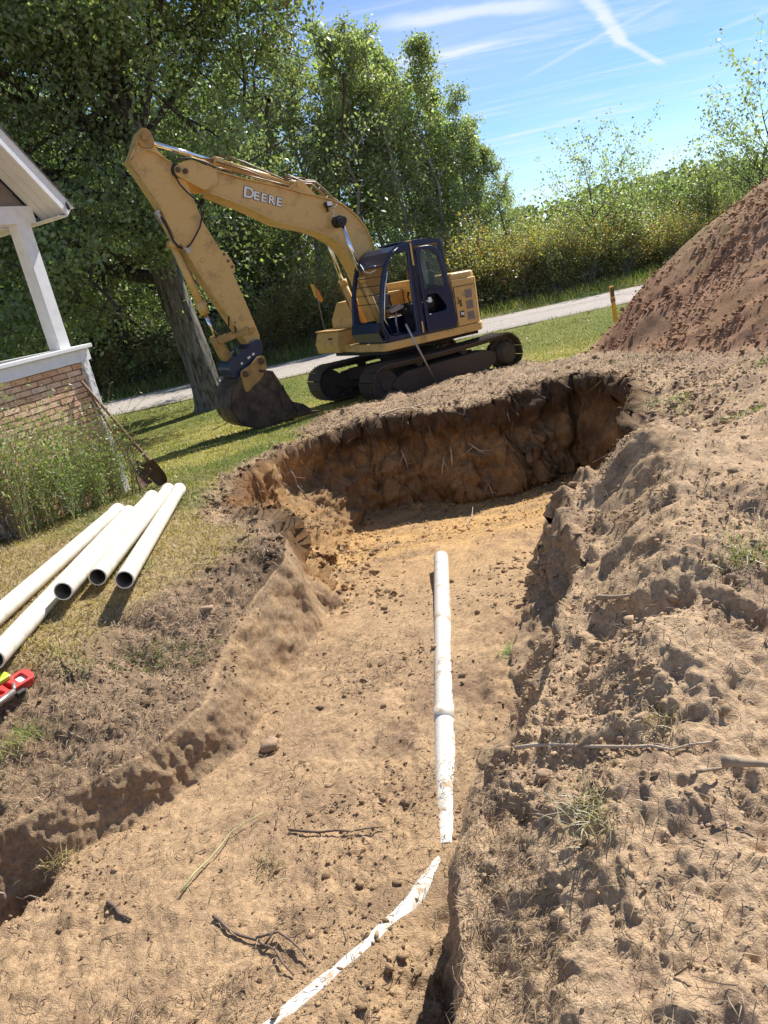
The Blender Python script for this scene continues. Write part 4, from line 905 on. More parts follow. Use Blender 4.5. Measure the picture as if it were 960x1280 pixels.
b_ = MB(); b_.box((-.045, .035, .44), (.09, .075, 1.58), bev=.006); b_.box((.028, -.05, .44), (.05, .12, 1.58), bev=.006); b_.build('corner_board', M_['white_peel'], PB)
b_ = MB(); b_.box((-1.68, .04, .0), (.085, .08, 1.2), bev=.006); b_.build('door_trim', M_['white_peel'], PB)
b_ = MB(); b_.box((-2.02, .045, 1.275), (4.05, .055, .125), bev=.006); b_.box((.045, -1.6, 1.275), (.05, 3.3, .125), bev=.006); b_.build('frieze_board', M_['white'], PB)
b_ = MB(); b_.box((-2.0, .035, 1.362), (4.15, .16, .045), bev=.008); b_.box((.02, -1.62, 1.362), (.15, 3.15, .043), bev=.008); b_.build('rail_cap', M_['white'], PB)
for x in (-.215, -3.9):
    b_ = MB(); b_.box((x, -.06, 2.03), (.17, .13, 1.30), bev=.006); b_.box((x, .012, 2.03), (.15, .02, 1.29), bev=.004); b_.build('porch_post', M_['white'], PB)
b_ = MB(); b_.box((-.215, -3.1, 2.03), (.15, .15, 1.30), bev=.006); b_.build('porch_post', M_['white'], PB)
b_ = MB(); b_.box((-2.1, -.06, 2.755), (4.1, .16, .17), bev=.006); b_.box((-.09, -1.65, 2.755), (.14, 3.0, .17), bev=.006); b_.build('beam', M_['white'], PB)
b_ = MB(); b_.box((-2.1, -1.65, 2.655), (3.9, 3.0, .02)); b_.build('porch_ceiling', M_['cream'], PB)
# gable: overlapping boards
SL = math.radians(49); gb_ = MB()
z = 2.84; k = 0; gab = empty('gable'); gab.parent = PB
while z < 4.3:
    x1 = -.10 - (z - 2.84) / math.tan(SL); m2 = MB(); m2.prism([(-4.1, z), (x1 + .02, z), (x1 - .125 / math.tan(SL), z + .14), (-4.1, z + .14)], -.05, -.035 + .0); o = m2.build('siding_board', M_['sidingb'], gab); o.rotation_euler = (.0, 0, 0); o.location = (0, .006 * (k % 2), 0); z += .125; k += 1
# roof: sloping slab running back, soffit boards, rake board and drip edge
dv = Vector((-math.cos(SL), 0, math.sin(SL))); up_ = Vector((math.sin(SL), 0, math.cos(SL)))
tip = Vector((.055, 0, 2.665))
def slab(name, a, b, y0, y1, t0, t1, mt, parent, bev=.004):
    m2 = MB(); P_ = [tip + dv * a + up_ * t0, tip + dv * b + up_ * t0, tip + dv * b + up_ * t1, tip + dv * a + up_ * t1]
    m2.prism([(p.x, p.z) for p in P_], y0, y1, bev); return m2.build(name, mt, parent)
slab('roof', -.03, 3.4, -3.6, .372, .125, .150, M_['shingle'], PB)
slab('rake_board', 0, 3.4, .335, .36, .0, .122, M_['white'], PB)
slab('drip_edge', -.02, 3.4, .33, .372, .1225, .1245, M_['white'], PB, 0)
for k in range(3):
    slab('soffit_board', .03, 3.4, .005 + k * .111, .111 + k * .111, .006, .016, M_['cream'], PB, .002)
slab('eave_board', -.012, .012, -3.6, .33, .0, .115, M_['white'], PB)
b_ = MB(); b_.box((.0, -1.6, 2.667), (.13, 3.9, .012)); b_.build('soffit_board', M_['cream'], PB)
b_ = MB(); b_.tube([(.075, .378, 2.72), (.075, .378, 2.79)], .014, 8); b_.build('gutter_end', M_['black'], PB)

# ------------------------------------------------------------------ pipes
PR = .057
def pipe_mesh(length, bell=True, r=PR):
    q = MB(); n = 26; bm = q.bm
    prof_ = [(0, r * .86), (.0005, r * .99), (.003, r), (.02, r), (length - .18, r), (length - .16, r), (length - .13, r * 1.13), (length - .01, r * 1.13), (length, r * 1.12), (length, r * 1.0), (length - .12, r * .9)] if bell else [(0, r * .86), (0, r * .99), (.003, r), (.02, r), (length - .02, r), (length - .003, r), (length, r * .99), (length, r * .86)]
    rings = [[bm.verts.new((x, rr2 * math.cos(2 * math.pi * k / n), rr2 * math.sin(2 * math.pi * k / n))) for k in range(n)] for x, rr2 in prof_]
    for j_, (A, B) in enumerate(zip(rings, rings[1:])):
        for k in range(n):
            f = bm.faces.new((A[k], A[(k + 1) % n], B[(k + 1) % n], B[k])); f.smooth = j_ > 0
    bmesh.ops.recalc_face_normals(bm, faces=bm.faces)
    return q, rings
def pipe(a, b, label, group, bell=True, mt='white_plastic'):
    a, b = Vector(a), Vector(b); d_ = b - a
    t = empty('pvc_pipe', a, d_.to_track_quat('X', 'Z').to_euler()); tag(t, label, 'pipe', group)
    q, rings = pipe_mesh(d_.length, bell)
    me = bpy.data.meshes.new('pipe_wall'); q.bm.to_mesh(me); q.bm.free(); me.materials.append(M_[mt]); add('pipe_wall', me, t)
    q = MB(); n = 26; r = PR * .855
    A = [q.bm.verts.new((0.001, r * math.cos(2 * math.pi * k / n), r * math.sin(2 * math.pi * k / n))) for k in range(n)]; B = [q.bm.verts.new((d_.length - .01, v.co.y, v.co.z)) for v in A]
    for k in range(n):
        f = q.bm.faces.new((A[k], B[k], B[(k + 1) % n], A[(k + 1) % n])); f.smooth = True
    q.build('pipe_bore', M_['pvc_in'], t)
    return t
PG_ = 'white drain pipes laid out on the grass'
pipe((-1.63, 4.43, .075), (-1.90, 7.32, -.10), 'rightmost white drain pipe lying on the dry grass with its open end towards the trench', PG_)
pipe((-1.86, 4.63, .065), (-2.03, 7.42, -.10), 'second white drain pipe from the right, open end just behind the first', PG_)
pipe((-1.99, 4.39, .10), (-2.13, 7.17, -.08), 'middle white drain pipe with yellowish stains, its open end resting across its neighbour', PG_)
pipe((-2.12, 3.66, .060), (-2.265, 6.80, -.09), 'white drain pipe running on under the middle one to the red tool', PG_)
pipe((-2.40, 4.05, .065), (-2.43, 7.03, -.10), 'leftmost white drain pipe beside the weeds, with a joint halfway along', PG_)

# pipe lying in the trench and the buried one it meets
tp0, tp1 = Vector((-.04, 2.50, -.697)), Vector((.365, 5.66, -.715))
t = pipe(tp0, tp1, 'long white drain pipe lying half covered with sand along the trench floor', None, False, 'pvc_muddy')
q = MB(); d_ = (tp1 - tp0).length
for fx in (.30,): q.cyl((d_ * fx - .06, 0, 0), (d_ * fx + .06, 0, 0), PR * 1.05, n=26)
q.build('pipe_coupling', M_['pvc_muddy'], t)
def buried(pts, name, label):
    q = MB(); q.tube(pts, PR, 20); o = q.build(name, M_['pvc_muddy']); tag(o, label, 'pipe'); return o
bp_ = [(-.06, 2.46), (-.20, 2.28), (-.38, 2.10), (-.56, 1.97), (-.75, 1.84), (-1.1, 1.62)]
bq_ = []
for (x0, y0), (x1, y1) in zip(bp_, bp_[1:]):
    for k in range(5): bq_.append((x0 + (x1 - x0) * k / 5, y0 + (y1 - y0) * k / 5))
hz_ = np.array([surf(x, y) for x, y in bq_]); hz_ = np.convolve(np.pad(hz_, 3, 'edge'), np.ones(7) / 7, 'valid')
buried([(x, y, hz_[k] - PR + .0050 - .004 * math.exp(-k / 3) + .0016 * math.sin(k * .9) + .0012 * math.sin(k * 2.3)) for k, (x, y) in enumerate(bq_)], 'buried_pipe', 'old buried pipe showing as a thin white strip across the trench floor')
# sand heaped over the trench pipe on its right-hand side
def sand_lump(pts, rad, label, name='sand_heap', squash=.30, col=(.44, .315, .19)):
    """low irregular heap built over given centres"""
    V = []; Fq = []; o_ = 0; n = 14
    for (x, y), r in zip(pts, rad):
        z0 = surf(x, y) - .03
        for i in range(7):
            ph = (i / 6) * math.pi / 2
            for k in range(n):
                a = 2 * math.pi * k / n; rr2 = r * math.cos(ph) * (1 + .25 * math.sin(3 * a + x * 9) + .12 * math.sin(7 * a + y * 5)); V.append((x + rr2 * math.cos(a), y + rr2 * 1.3 * math.sin(a), z0 + r * squash * math.sin(ph) * 1.2))
        for i in range(6):
            for k in range(n): Fq.append((o_ + i * n + k, o_ + i * n + (k + 1) % n, o_ + (i + 1) * n + (k + 1) % n, o_ + (i + 1) * n + k))
        o_ += 7 * n
    V = np.array(V); V += .012 * fbm3(V, .05, 3, 777)[:, None] * np.array([1, 1, .8]); c = np.tile(np.array(col), (len(V), 1)) * (1 + .2 * fbm3(V, .08, 2, 779)[:, None])
    o = add(name, fast_mesh(name, V, np.array(Fq), [M_['soil']], True, c)); return tag(o, kind='stuff')
hx = lambda t_: (tp0.lerp(tp1, t_).x, tp0.lerp(tp1, t_).y)
ps, rd = [], []
for t_, off, r in ((.03, .02, .075), (.08, .055, .08), (.13, .07, .07), (.20, .02, .085), (.255, .05, .10), (.30, .045, .09), (.35, .085, .07), (.46, .095, .07), (.50, .09, .07), (.62, .09, .06), (.70, .095, .075), (.86, .09, .055), (.93, .085, .05)):
    x, y = hx(t_); ps.append((x + off, y)); rd.append(r)
sand_lump(ps, rd, '')

# ------------------------------------------------------------------ shovels leaning on the porch corner
def shovel(name, top, base, label, face, spade='round'):
    top, base = Vector(top), Vector(base); ax = (top - base); ln = ax.length
    zq = ax.normalized(); yq = (face - zq * face.dot(zq)).normalized(); xq = yq.cross(zq)
    T = Matrix(((xq.x, yq.x, zq.x, base.x), (xq.y, yq.y, zq.y, base.y), (xq.z, yq.z, zq.z, base.z), (0, 0, 0, 1)))
    t = empty(name); t.matrix_world = T; tag(t, label, 'shovel', 'shovels leaning at the porch corner')
    q = MB(); q.tube([(0, .0, .30), (0, -.02, .42), (0, -.01, .6), (0, 0, ln)], [.021, .019, .017, .017], 10); q.build('handle', M_['wood_handle'], t)
    q = MB(); bm = q.bm; nx, nz = 10, 12; g_ = []
    for j in range(nz + 1):
        v = j / nz; z = .31 * v; w = .105 * ((1 - (1 - min(1, v / .45)) ** 2) ** .5 if spade == 'round' else .75 + .25 * min(1, v * 6)); w *= 1 - .12 * v
        g_.append([bm.verts.new(((2 * i / nx - 1) * w, .035 * (2 * i / nx - 1) ** 2 + .03 * (1 - v) ** 2 - .0, z)) for i in range(nx + 1)])
    for j in range(nz):
        for i in range(nx): f = bm.faces.new((g_[j][i], g_[j][i + 1], g_[j + 1][i + 1], g_[j + 1][i])); f.smooth = True
    bmesh.ops.remove_doubles(bm, verts=bm.verts, dist=1e-5); bmesh.ops.solidify(bm, geom=list(bm.faces), thickness=.004)
    q.tube([(-.09, .02, .312), (-.02, .0, .318), (.02, 0, .318), (.09, .02, .312)], .006, 6)
    q.build('blade', M_['rust'], t)
    q = MB(); q.tube([(0, .005, .20), (0, -.012, .30), (0, -.02, .42)], [.012, .024, .021], 10); q.build('socket', M_['rust'], t)
    return t
def along(s, o_, z): p = CB + wd * s + wn * o_; return Vector((p.x, p.y, z))
shovel('round_shovel', along(-.20, .07, 1.02), along(.12, .52, surf(-2.35, 8.7) + .01), 'rusty long-handled round shovel leaning on the porch corner, the nearer of two', wn * .2 - wd)
shovel('square_shovel', along(-.14, .08, .88), along(.10, .20, surf(-2.6, 8.9) + .01), 'rusty square-bladed shovel leaning behind the other shovel at the white corner board', wn, 'square')

# ------------------------------------------------------------------ red tool at the left edge
tl = empty('hand_tool', (-2.11, 3.61, surf(-2.11, 3.61) + .05), (math.radians(24), 0, math.radians(57))); tag(tl, 'red plastic hand tool with lime green insert lying against a white pipe', 'tool')
def frame_plate():
    out_ = rounded([(-.20, -.035), (.15, -.045), (.175, -.02), (.175, .035), (.15, .05), (-.20, .045)], .015, 3)
    hs_ = [rounded([(.085, -.025), (.135, -.025), (.135, .03), (.085, .03)], .008, 2), rounded([(.02, -.028), (.058, -.028), (.04, .03), (.02, .03)], .006, 2), rounded([(-.03, -.028), (-.005, -.028), (-.02, .03), (-.05, .03)], .006, 2), rounded([(-.15, -.026), (-.07, -.026), (-.09, .03), (-.15, .03)], .006, 2)]
    return plate('housing', out_, hs_, .05, M_['red'], tl, Matrix.Identity(4), .004)
frame_plate()
q = MB(); q.box((.11, 0, .0), (.05, .05, .022), bev=.004); q.build('vial', M_['white'], tl)
q = MB(); q.box((-.02, .055, .035), (.20, .05, .03), bev=.012); q.build('insert', M_['lime'], tl)
q = MB(); q.tube([(.02, -.06, .03), (-.08, -.075, .035), (-.20, -.08, .03)], .016, 8); q.tube([(.05, -.02, .035), (.03, -.05, .035), (.02, -.06, .03)], .010, 8); q.build('bar', M_['steel'], tl)
q = MB(); q.box((.06, -.055, -.01), (.05, .03, .03), bev=.008); q.build('foot', M_['black'], tl)

# ------------------------------------------------------------------ yellow marker post, steel rod, road flag, litter
mp_ = empty('marker_post', (6.115, 17.69, -.95), (math.radians(1.5), math.radians(-4), .5)); tag(mp_, 'yellow plastic marker post standing on the grass left of the spoil heap', 'marker post')
q = MB(); q.prism_xy(rounded([(-.045, -.012), (.045, -.012), (.03, .02), (-.03, .02)], .006, 2), 0, .97, .003); q.build('post', M_['stake'], mp_)
q = MB(); q.box((0, -.0155, .84), (.075, .006, .20), bev=.002); q.build('placard', M_['rust'], mp_)
q = MB(); q.prism_xy([(-.047, -.014), (.047, -.014), (.032, .022), (-.032, .022)], .62, .70); q.build('band', M_['wood_handle'], mp_)
ra = Vector((1.47, 14.10, surf(1.47, 14.10) - .05)); rb = Vector((1.035, 13.55, .50))
_d = cF + cR * ((507 - 480) / 960) - cU * ((405 - 640) / 960); rb = Vector((0, 0, CAMZ)) + _d * (13.72 / _d.y)
q = MB(); q.cyl(ra, rb, .021, n=12); o = q.build('steel_rod', M_['steel']); tag(o, 'long grey steel pipe standing in the dirt and leaning on the excavator cab', 'pole')
mp_.scale = (1.35, 1.35, 1)
fl_ = empty('road_flag', (-.72, 29.6, -.98)); tag(fl_, 'thin roadside stake with an orange and yellow flag in front of the woods', 'marker')
q = MB(); q.cyl((0, 0, 0), (.0, 0, 2.35), .02, n=8); q.build('stake', M_['timber'], fl_)
q = MB(); q.prism([(-.02, 2.3), (.12, 2.0), (.20, 1.70), (.10, 1.62), (0, 1.72)], -.01, .01); q.build('flag', M_['orange'], fl_)
q = MB(); q.prism([(-.15, 2.35), (-.02, 2.3), (.0, 1.75), (-.10, 1.9)], -.01, .01); q.build('flag_edge', M_['stake'], fl_)
lt = empty('litter_bag', (-4.05, 22.0, -.97), (0, 0, .4)); tag(lt, 'small white and blue bag lying beside the road behind the tree trunk', 'bag')
q = MB(); q.box((0, 0, .17), (.55, .4, .34), bev=.09); q.box((.2, .1, .28), (.3, .3, .22), bev=.07); q.build('bag', M_['white'], lt, True)
M_['blue'] = paint('blue_plastic', (.10, .22, .55), .5); q = MB(); q.box((-.17, -.08, .30), (.26, .22, .16), bev=.05); q.build('cap', M_['blue'], lt, True)

# ------------------------------------------------------------------ roots, sticks, stones
def pixel_ground(u, v, z_off=0.0, it=25):
    """point of the finished ground seen in a given direction"""
    d_ = cF + cR * ((u - 480) / 960) - cU * ((v - 640) / 960); d_.normalize(); t = .5; last = t; C0 = Vector((0, 0, CAMZ))
    while t < 60:
        p = C0 + d_ * t
        if p.z < surf(p.x, p.y) + z_off: break
        last = t; t += .03 + t * .006
    a, b = last, t
    for _ in range(12):
        m2 = (a + b) / 2; p = C0 + d_ * m2
        if p.z < surf(p.x, p.y) + z_off: b = m2
        else: a = m2
    return C0 + d_ * a
def stick(name, pix, rad, label, cat, mt, lift=.012, branch=(), group=None, hang=0.0, n=7):
    pts = [pixel_ground(u, v) + Vector((0, 0, lift)) for u, v in pix]
    if hang: pts = [p + Vector((0, -hang * k / (len(pts) - 1), 0)) for k, p in enumerate(pts)]
    # insert kinks
    fine_ = []
    for a, b in zip(pts, pts[1:]):
        fine_ += [a, a.lerp(b, .5) + Vector((random.uniform(-1, 1), random.uniform(-1, 1), random.uniform(0, 1))) * (b - a).length * .06]
    fine_.append(pts[-1]); r_ = [rad * (1 - .6 * k / (len(fine_) - 1)) for k in range(len(fine_))]
    q = MB(); q.tube(fine_, r_, n)
    for (i, (du, dv_, dz)) in branch:
        a = fine_[min(i, len(fine_) - 1)]; b = a + Vector((du, dv_, dz)); q.tube([a, a.lerp(b, .5) + Vector((.01, 0, .01)), b], [rad * .6, rad * .45, rad * .2], 6)
    o = q.build(name, M_[mt]); tag(o, label, cat, group); return o
stick('stick', [(905, 993), (935, 996), (975, 1001)], .017, 'thick grey broken branch sticking in from the right edge above its shadow', 'stick', 'timber', .11, n=9)
stick('stick', [(872, 976), (900, 972), (945, 962)], .006, 'thin pale stick just above the thick grey branch at the right edge', 'stick', 'timber', .03)
stick('stick', [(748, 757), (765, 757), (790, 755)], .014, 'short pale piece of wood high on the right bank', 'stick', 'timber', .04)
stick('stick', [(645, 938), (700, 934), (790, 937), (840, 941), (890, 931)], .008, 'long flat reddish twig lying across the right bank', 'stick', 'root_pale', .01)
stick('stick', [(362, 1040), (400, 1043), (440, 1042), (481, 1036)], .007, 'dark crooked twig lying straight across the middle of the trench floor', 'stick', 'root', .012)
stick('stick', [(228, 1120), (262, 1080), (290, 1045), (330, 1020)], .005, 'pale green stalk lying slanted on the trench floor', 'stalk', 'stick_green', .02)
stick('stick', [(268, 1148), (290, 1168), (322, 1178), (345, 1190), (368, 1222)], .008, 'dark forked twig on the trench floor, lower of the dark twigs', 'stick', 'root', .012, branch=((5, (.05, .06, .02)),))
stick('stick', [(322, 1178), (350, 1170), (375, 1190), (386, 1205)], .006, 'dark curved twig beside the forked twig on the trench floor', 'stick', 'root', .02)
stick('stick', [(136, 1130), (150, 1145), (165, 1152)], .011, 'small dark clod-like twig end left on the trench floor', 'stick', 'root', .01)
stick('stick', [(0, 888), (15, 878), (32, 864)], .005, 'pale dry stalk on the grass at the left edge below the red tool', 'stalk', 'root_pale', .02)
stick('stick', [(0, 1120), (30, 1128), (54, 1128)], .004, 'thin pale straw over the dark hollow at the lower left', 'stalk', 'root_pale', .02)
stick('root', [(588, 663), (590, 650), (588, 638)], .006, 'pale upright twig at the foot of the far pit wall', 'root', 'root_pale', .02)
stick('root', [(445, 533), (480, 520), (515, 512), (545, 506)], .016, 'long pale root lying along the broken turf edge of the pit', 'root', 'root_pale', .03)
stick('root', [(515, 512), (530, 518), (553, 533)], .011, 'short root branching down over the pit edge from the long root', 'root', 'root_pale', .03)
# roots hanging on the walls: pixel start, end in metres of drop
wr = [((770, 560), .10, -.30, 'root_pale', 'pale crooked root reaching left from the right-hand corner of the pit'), ((502, 565), .26, .04, 'root_pale', 'pale hooked root sticking out of the far wall left of its middle'), ((556, 572), .24, -.10, 'root_pale', 'pale splayed root in the middle of the far wall'), ((564, 560), .30, -.05, 'root_pale', 'pale root beside the splayed one on the far wall'),
      ((586, 556), .16, .16, 'root_pale', 'pale bent root near the middle right of the far wall'), ((410, 575), .42, -.03, 'root', 'dark long root hanging at the left end of the pit wall'), ((438, 600), .3, .1, 'root', 'thin dark root on the lit left corner of the pit'),
      ((395, 590), .35, -.12, 'root', 'dark root trailing down the sunlit left slope'), ((372, 610), .3, .14, 'root', 'brown root on the sunlit left slope'), ((520, 530), .55, .02, 'root', 'thin root hanging from the turf at the far rim'),
      ((535, 535), .38, .05, 'root', 'short thin root hanging beside the long thin one'), ((470, 545), .3, -.04, 'root', 'root under the overhanging turf left of centre'), ((607, 600), .3, .06, 'root_pale', 'faint root low on the far wall right of its middle'),
      ((640, 615), .22, .05, 'root', 'small root low on the shaded far wall'), ((360, 585), .22, .1, 'root_pale', 'pale root under the turf lip at the left corner'), ((455, 620), .25, .05, 'root', 'root near the foot of the wall in the left corner')]
for (u, v), drop, sx, mt, lab in wr:
    p = pixel_ground(u, v); q = MB(); a = p + Vector((0, .03, .02)); pts = [a, p + Vector((sx * .3, -.07, -.02)), p + Vector((sx * .7, -.10, -drop * .5)), p + Vector((sx + random.uniform(-.04, .04), -.06, -drop))]
    q.tube(pts, [.012, .010, .008, .004], 6); q.tube([pts[1], pts[1] + Vector((-sx * .8 - .05, -.05, -drop * .5))], [.007, .003], 5); q.tube([pts[2], pts[2] + Vector((sx * .6 + .06, -.04, -drop * .15))], [.006, .002], 5)
    tag(q.build('root', M_[mt]), lab, 'root', 'roots hanging out of the pit walls')
for u, v, r, lab in ((340, 935, .05, 'rounded brown stone at the foot of the left trench wall'), (262, 765, .05, 'pale flat stone on the left bank above the trench'), (680, 975, .035, 'small round stone on the right bank near its edge')):
    p = pixel_ground(u, v); bm = bmesh.new(); bmesh.ops.create_icosphere(bm, subdivisions=3, radius=r)
    for w_ in bm.verts:
        n_ = noise3(np.array([w_.co.x * 22 + u]), np.array([w_.co.y * 22]), np.array([w_.co.z * 22]))[0]; w_.co *= 1 + .5 * n_; w_.co.z *= .7
    for f in bm.faces: f.smooth = True
    me = bpy.data.meshes.new('stone'); bm.to_mesh(me); bm.free(); me.materials.append(M_['stone']); o = add('stone', me); o.location = p + Vector((0, 0, r * .4)); tag(o, lab, 'stone')
# ------------------------------------------------------------------ foliage
def leaf_faces(centers, size, nrm_up=.3, seed=0, aspect=.55, sizev=.4, droop=0.0):
    """one rhombic leaf (2 triangles as a quad) per centre; returns V, F"""
    r = np.random.default_rng(seed); n = len(centers)
    N_ = r.normal(size=(n, 3)); N_[:, 2] = np.abs(N_[:, 2]) + nrm_up; N_ /= np.linalg.norm(N_, axis=1)[:, None]
    T_ = np.cross(N_, r.normal(size=(n, 3))); T_ /= np.linalg.norm(T_, axis=1)[:, None] + 1e-9
    if droop: T_[:, 2] -= droop; T_ /= np.linalg.norm(T_, axis=1)[:, None]
    B_ = np.cross(N_, T_); s = size * (1 + sizev * r.uniform(-1, 1, n))[:, None]
    a = centers - T_ * s * .5; b = centers + B_ * s * aspect * .5 + N_ * s * .06; c = centers + T_ * s * .5; d_ = centers - B_ * s * aspect * .5 + N_ * s * .06
    V = np.stack([a, b, c, d_], 1).reshape(-1, 3); Fq = np.arange(4 * n).reshape(n, 4)
    return V, Fq
def leaf_cols(n, seed, base=1.0, var=.35, tips=None, clump=None):
    r = np.random.default_rng(seed); v = base * (1 + var * r.uniform(-1, 1, n)); c = np.stack([v * (1 + .16 * r.uniform(-1, 1, n)), v, v * (1 + .2 * r.uniform(-1, 1, n))], 1)
    if clump is not None: c *= clump[:, None]
    if tips is not None: c = c * (1 - tips[1][:, None]) + np.array(tips[0])[None, :] * v[:, None] * tips[1][:, None]
    return np.repeat(c, 4, 0)
def branch_system(root, direction, length, rad, levels, nchild, spread, r, up=.15, gnarl=.18, taper=.55, start=.35):
    """list of (points, radii) and the points near the tips that carry leaves"""
    tubes, tips = [], []
    def go(p, d, ln, ra, lev):
        n = 5 if lev else 7; pts = [np.array(p)]; d = np.array(d) / np.linalg.norm(d)
        for i in range(n):
            d = d + r.normal(size=3) * gnarl + np.array([0, 0, up * (.5 if lev else .2)]); d /= np.linalg.norm(d); pts.append(pts[-1] + d * ln / n)
        rads = [ra * (1 - (1 - taper) * i / n) for i in range(n + 1)]
        if lev == levels: rads = [ra * (1 - .8 * i / n) for i in range(n + 1)]
        tubes.append((pts, rads, lev))
        if lev >= levels - 1:
            for q in pts[2:] if lev == levels else pts[4:]: tips.append(q)
        if lev < levels:
            for k in range(nchild[lev]):
                t = start + (1 - start) * (k + r.uniform(0, 1)) / nchild[lev]; i = min(int(t * n), n - 1); q = pts[i] + (pts[i + 1] - pts[i]) * (t * n - i)
                side = r.normal(size=3); side -= d * side.dot(d); side /= np.linalg.norm(side)
                dd = d * (1 - spread) + side * spread * 1.2; go(q, dd, ln * r.uniform(.45, .75), rads[i] * .6, lev + 1)
    go(root, direction, length, rad, 0)
    return tubes, tips
def tubes_mesh(name, tubes, mt, nside=(10, 6, 4, 3), minr=.004):
    V = []; Fq = []; o_ = 0
    for pts, rads, lev in tubes:
        n = nside[min(lev, len(nside) - 1)]; pts = np.array(pts); prev = None
        for i in range(len(pts)):
            t = pts[min(i + 1, len(pts) - 1)] - pts[max(i - 1, 0)]; t = t / (np.linalg.norm(t) + 1e-9)
            x = np.cross(t, [.3, .9, .1] if prev is None else np.cross(prev, t)); 
            if prev is not None: x = prev - t * prev.dot(t)
            x = x / (np.linalg.norm(x) + 1e-9); prev = x; y = np.cross(t, x)
            for k in range(n):
                a = 2 * math.pi * k / n; V.append(pts[i] + (x * math.cos(a) + y * math.sin(a)) * max(rads[i], minr))
        for i in range(len(pts) - 1):
            for k in range(n): Fq.append((o_ + i * n + k, o_ + i * n + (k + 1) % n, o_ + (i + 1) * n + (k + 1) % n, o_ + (i + 1) * n + k))
        o_ += len(pts) * n
    return fast_mesh(name, np.array(V), np.array(Fq), [mt], True)

# ---- the big tree behind the bucket
r_ = np.random.default_rng(5)
OX, OY, OZ = -3.62, 19.35, -.97
oak = empty('broadleaf_tree', (OX, OY, OZ)); tag(oak, 'large old shade tree with a thick grey trunk on the lawn behind the excavator bucket', 'tree')
tpts = [(0, 0, -.1), (0, 0, .15), (-.02, 0, .6), (-.05, 0, 1.4), (-.14, .02, 2.4), (-.22, .05, 3.3), (-.22, .1, 4.3), (-.10, .12, 5.4), (-.05, .15, 6.6)]
trad = [.50, .41, .355, .34, .33, .335, .31, .28, .25]
def trunk_mesh(pts, rads, n=44, sub=10, flare=.10, seed=0):
    P_ = []; R_ = []
    for i in range(len(pts) - 1):
        for k in range(sub):
            t = k / sub; P_.append(np.array(pts[i]) * (1 - t) + np.array(pts[i + 1]) * t); R_.append(rads[i] * (1 - t) + rads[i + 1] * t)
    P_.append(np.array(pts[-1])); R_.append(rads[-1]); P_ = np.array(P_); R_ = np.array(R_)
    K = np.hanning(9); K /= K.sum()
    for c in range(2): P_[:, c] = np.convolve(np.pad(P_[:, c], 4, 'edge'), K, 'valid')
    V = []
    for p, r in zip(P_, R_):
        for k in range(n):
            a = 2 * math.pi * k / n; f = 1 + flare * math.exp(-max(p[2], 0) / .35) * math.cos(5 * a + 1) ; V.append((p[0] + r * f * math.cos(a), p[1] + r * f * math.sin(a), p[2]))
    V = np.array(V); ang = np.tile(np.arange(n) / n * 2 * math.pi, len(P_)); rr2 = np.repeat(R_, n)
    Q_ = np.stack([np.cos(ang) * 1.2, np.sin(ang) * 1.2, V[:, 2]], 1)
    dd = .035 * fbm3(Q_, .16, 3, 900 + seed, sc=(1, 1, .2)) + .03 * fbm3(Q_, .6, 2, 905 + seed, sc=(1, 1, .5))
    V[:, 0] += np.cos(ang) * dd; V[:, 1] += np.sin(ang) * dd
    m_ = len(P_); a = np.arange(m_ - 1)[:, None] * n + np.arange(n)[None, :]; b = np.arange(m_ - 1)[:, None] * n + (np.arange(n)[None, :] + 1) % n
    return fast_mesh('trunk', V, np.stack([a, b, b + n, a + n], -1).reshape(-1, 4), [M_['bark']], True)
add('trunk', trunk_mesh(tpts, trad), oak)
limbs = [((-.2, -.1, 3.6), (-.7, -.9, .2), 3.2, .09), ((-.1, 0, 3.9), (.45, -.8, .45), 2.4, .08), ((-.2, .05, 3.2), (-1.0, .25, .35), 5.5, .17), ((-.2, .1, 4.2), (-1.1, -.35, .55), 5.0, .15), ((-.05, .12, 5.6), (1.0, .35, .75), 6.0, .11), ((-.05, .15, 6.3), (-.75, .3, .8), 5.0, .19),
         ((-.05, .15, 6.4), (.55, .2, 1.0), 6.0, .13), ((-.05, .15, 6.5), (-.15, .6, 1.2), 5.5, .15), ((-.15, .1, 4.9), (-.2, 1.0, .5), 5.0, .14), ((-.05, .15, 5.8), (.2, -.5, .9), 3.8, .12), ((-.2, .05, 3.7), (-.9, .8, .25), 5.0, .13), ((-.1, .1, 5.2), (.95, .6, .45), 4.6, .12),
         ((-.05, .15, 6.2), (.3, -.4, 1.1), 4.5, .10), ((-.05, .15, 6.4), (-.4, -.3, 1.2), 5.0, .12), ((-.05, .15, 6.0), (.7, .8, .9), 5.0, .10), ((-.15, .1, 4.4), (-1.2, .9, .3), 6.0, .11),
         ((-.15, .1, 4.6), (-1.2, .1, .7), 6.0, .15), ((-.18, .1, 5.0), (-.9, -.5, 1.0), 4.5, .13)]
tubes, tips = [], []
for k, (p, d_, ln, ra) in enumerate(limbs):
    tb_, tp_ = branch_system(p, d_, ln, ra, 3, (5, 4, 4), .62, r_, up=.10, gnarl=.20, start=.25); tubes += tb_; tips += tp_
tips = np.array(tips); rngk = r_.uniform(0, 1, len(tips))
wx, wy, wz = tips[:, 0] + OX, tips[:, 1] + OY, tips[:, 2] + OZ
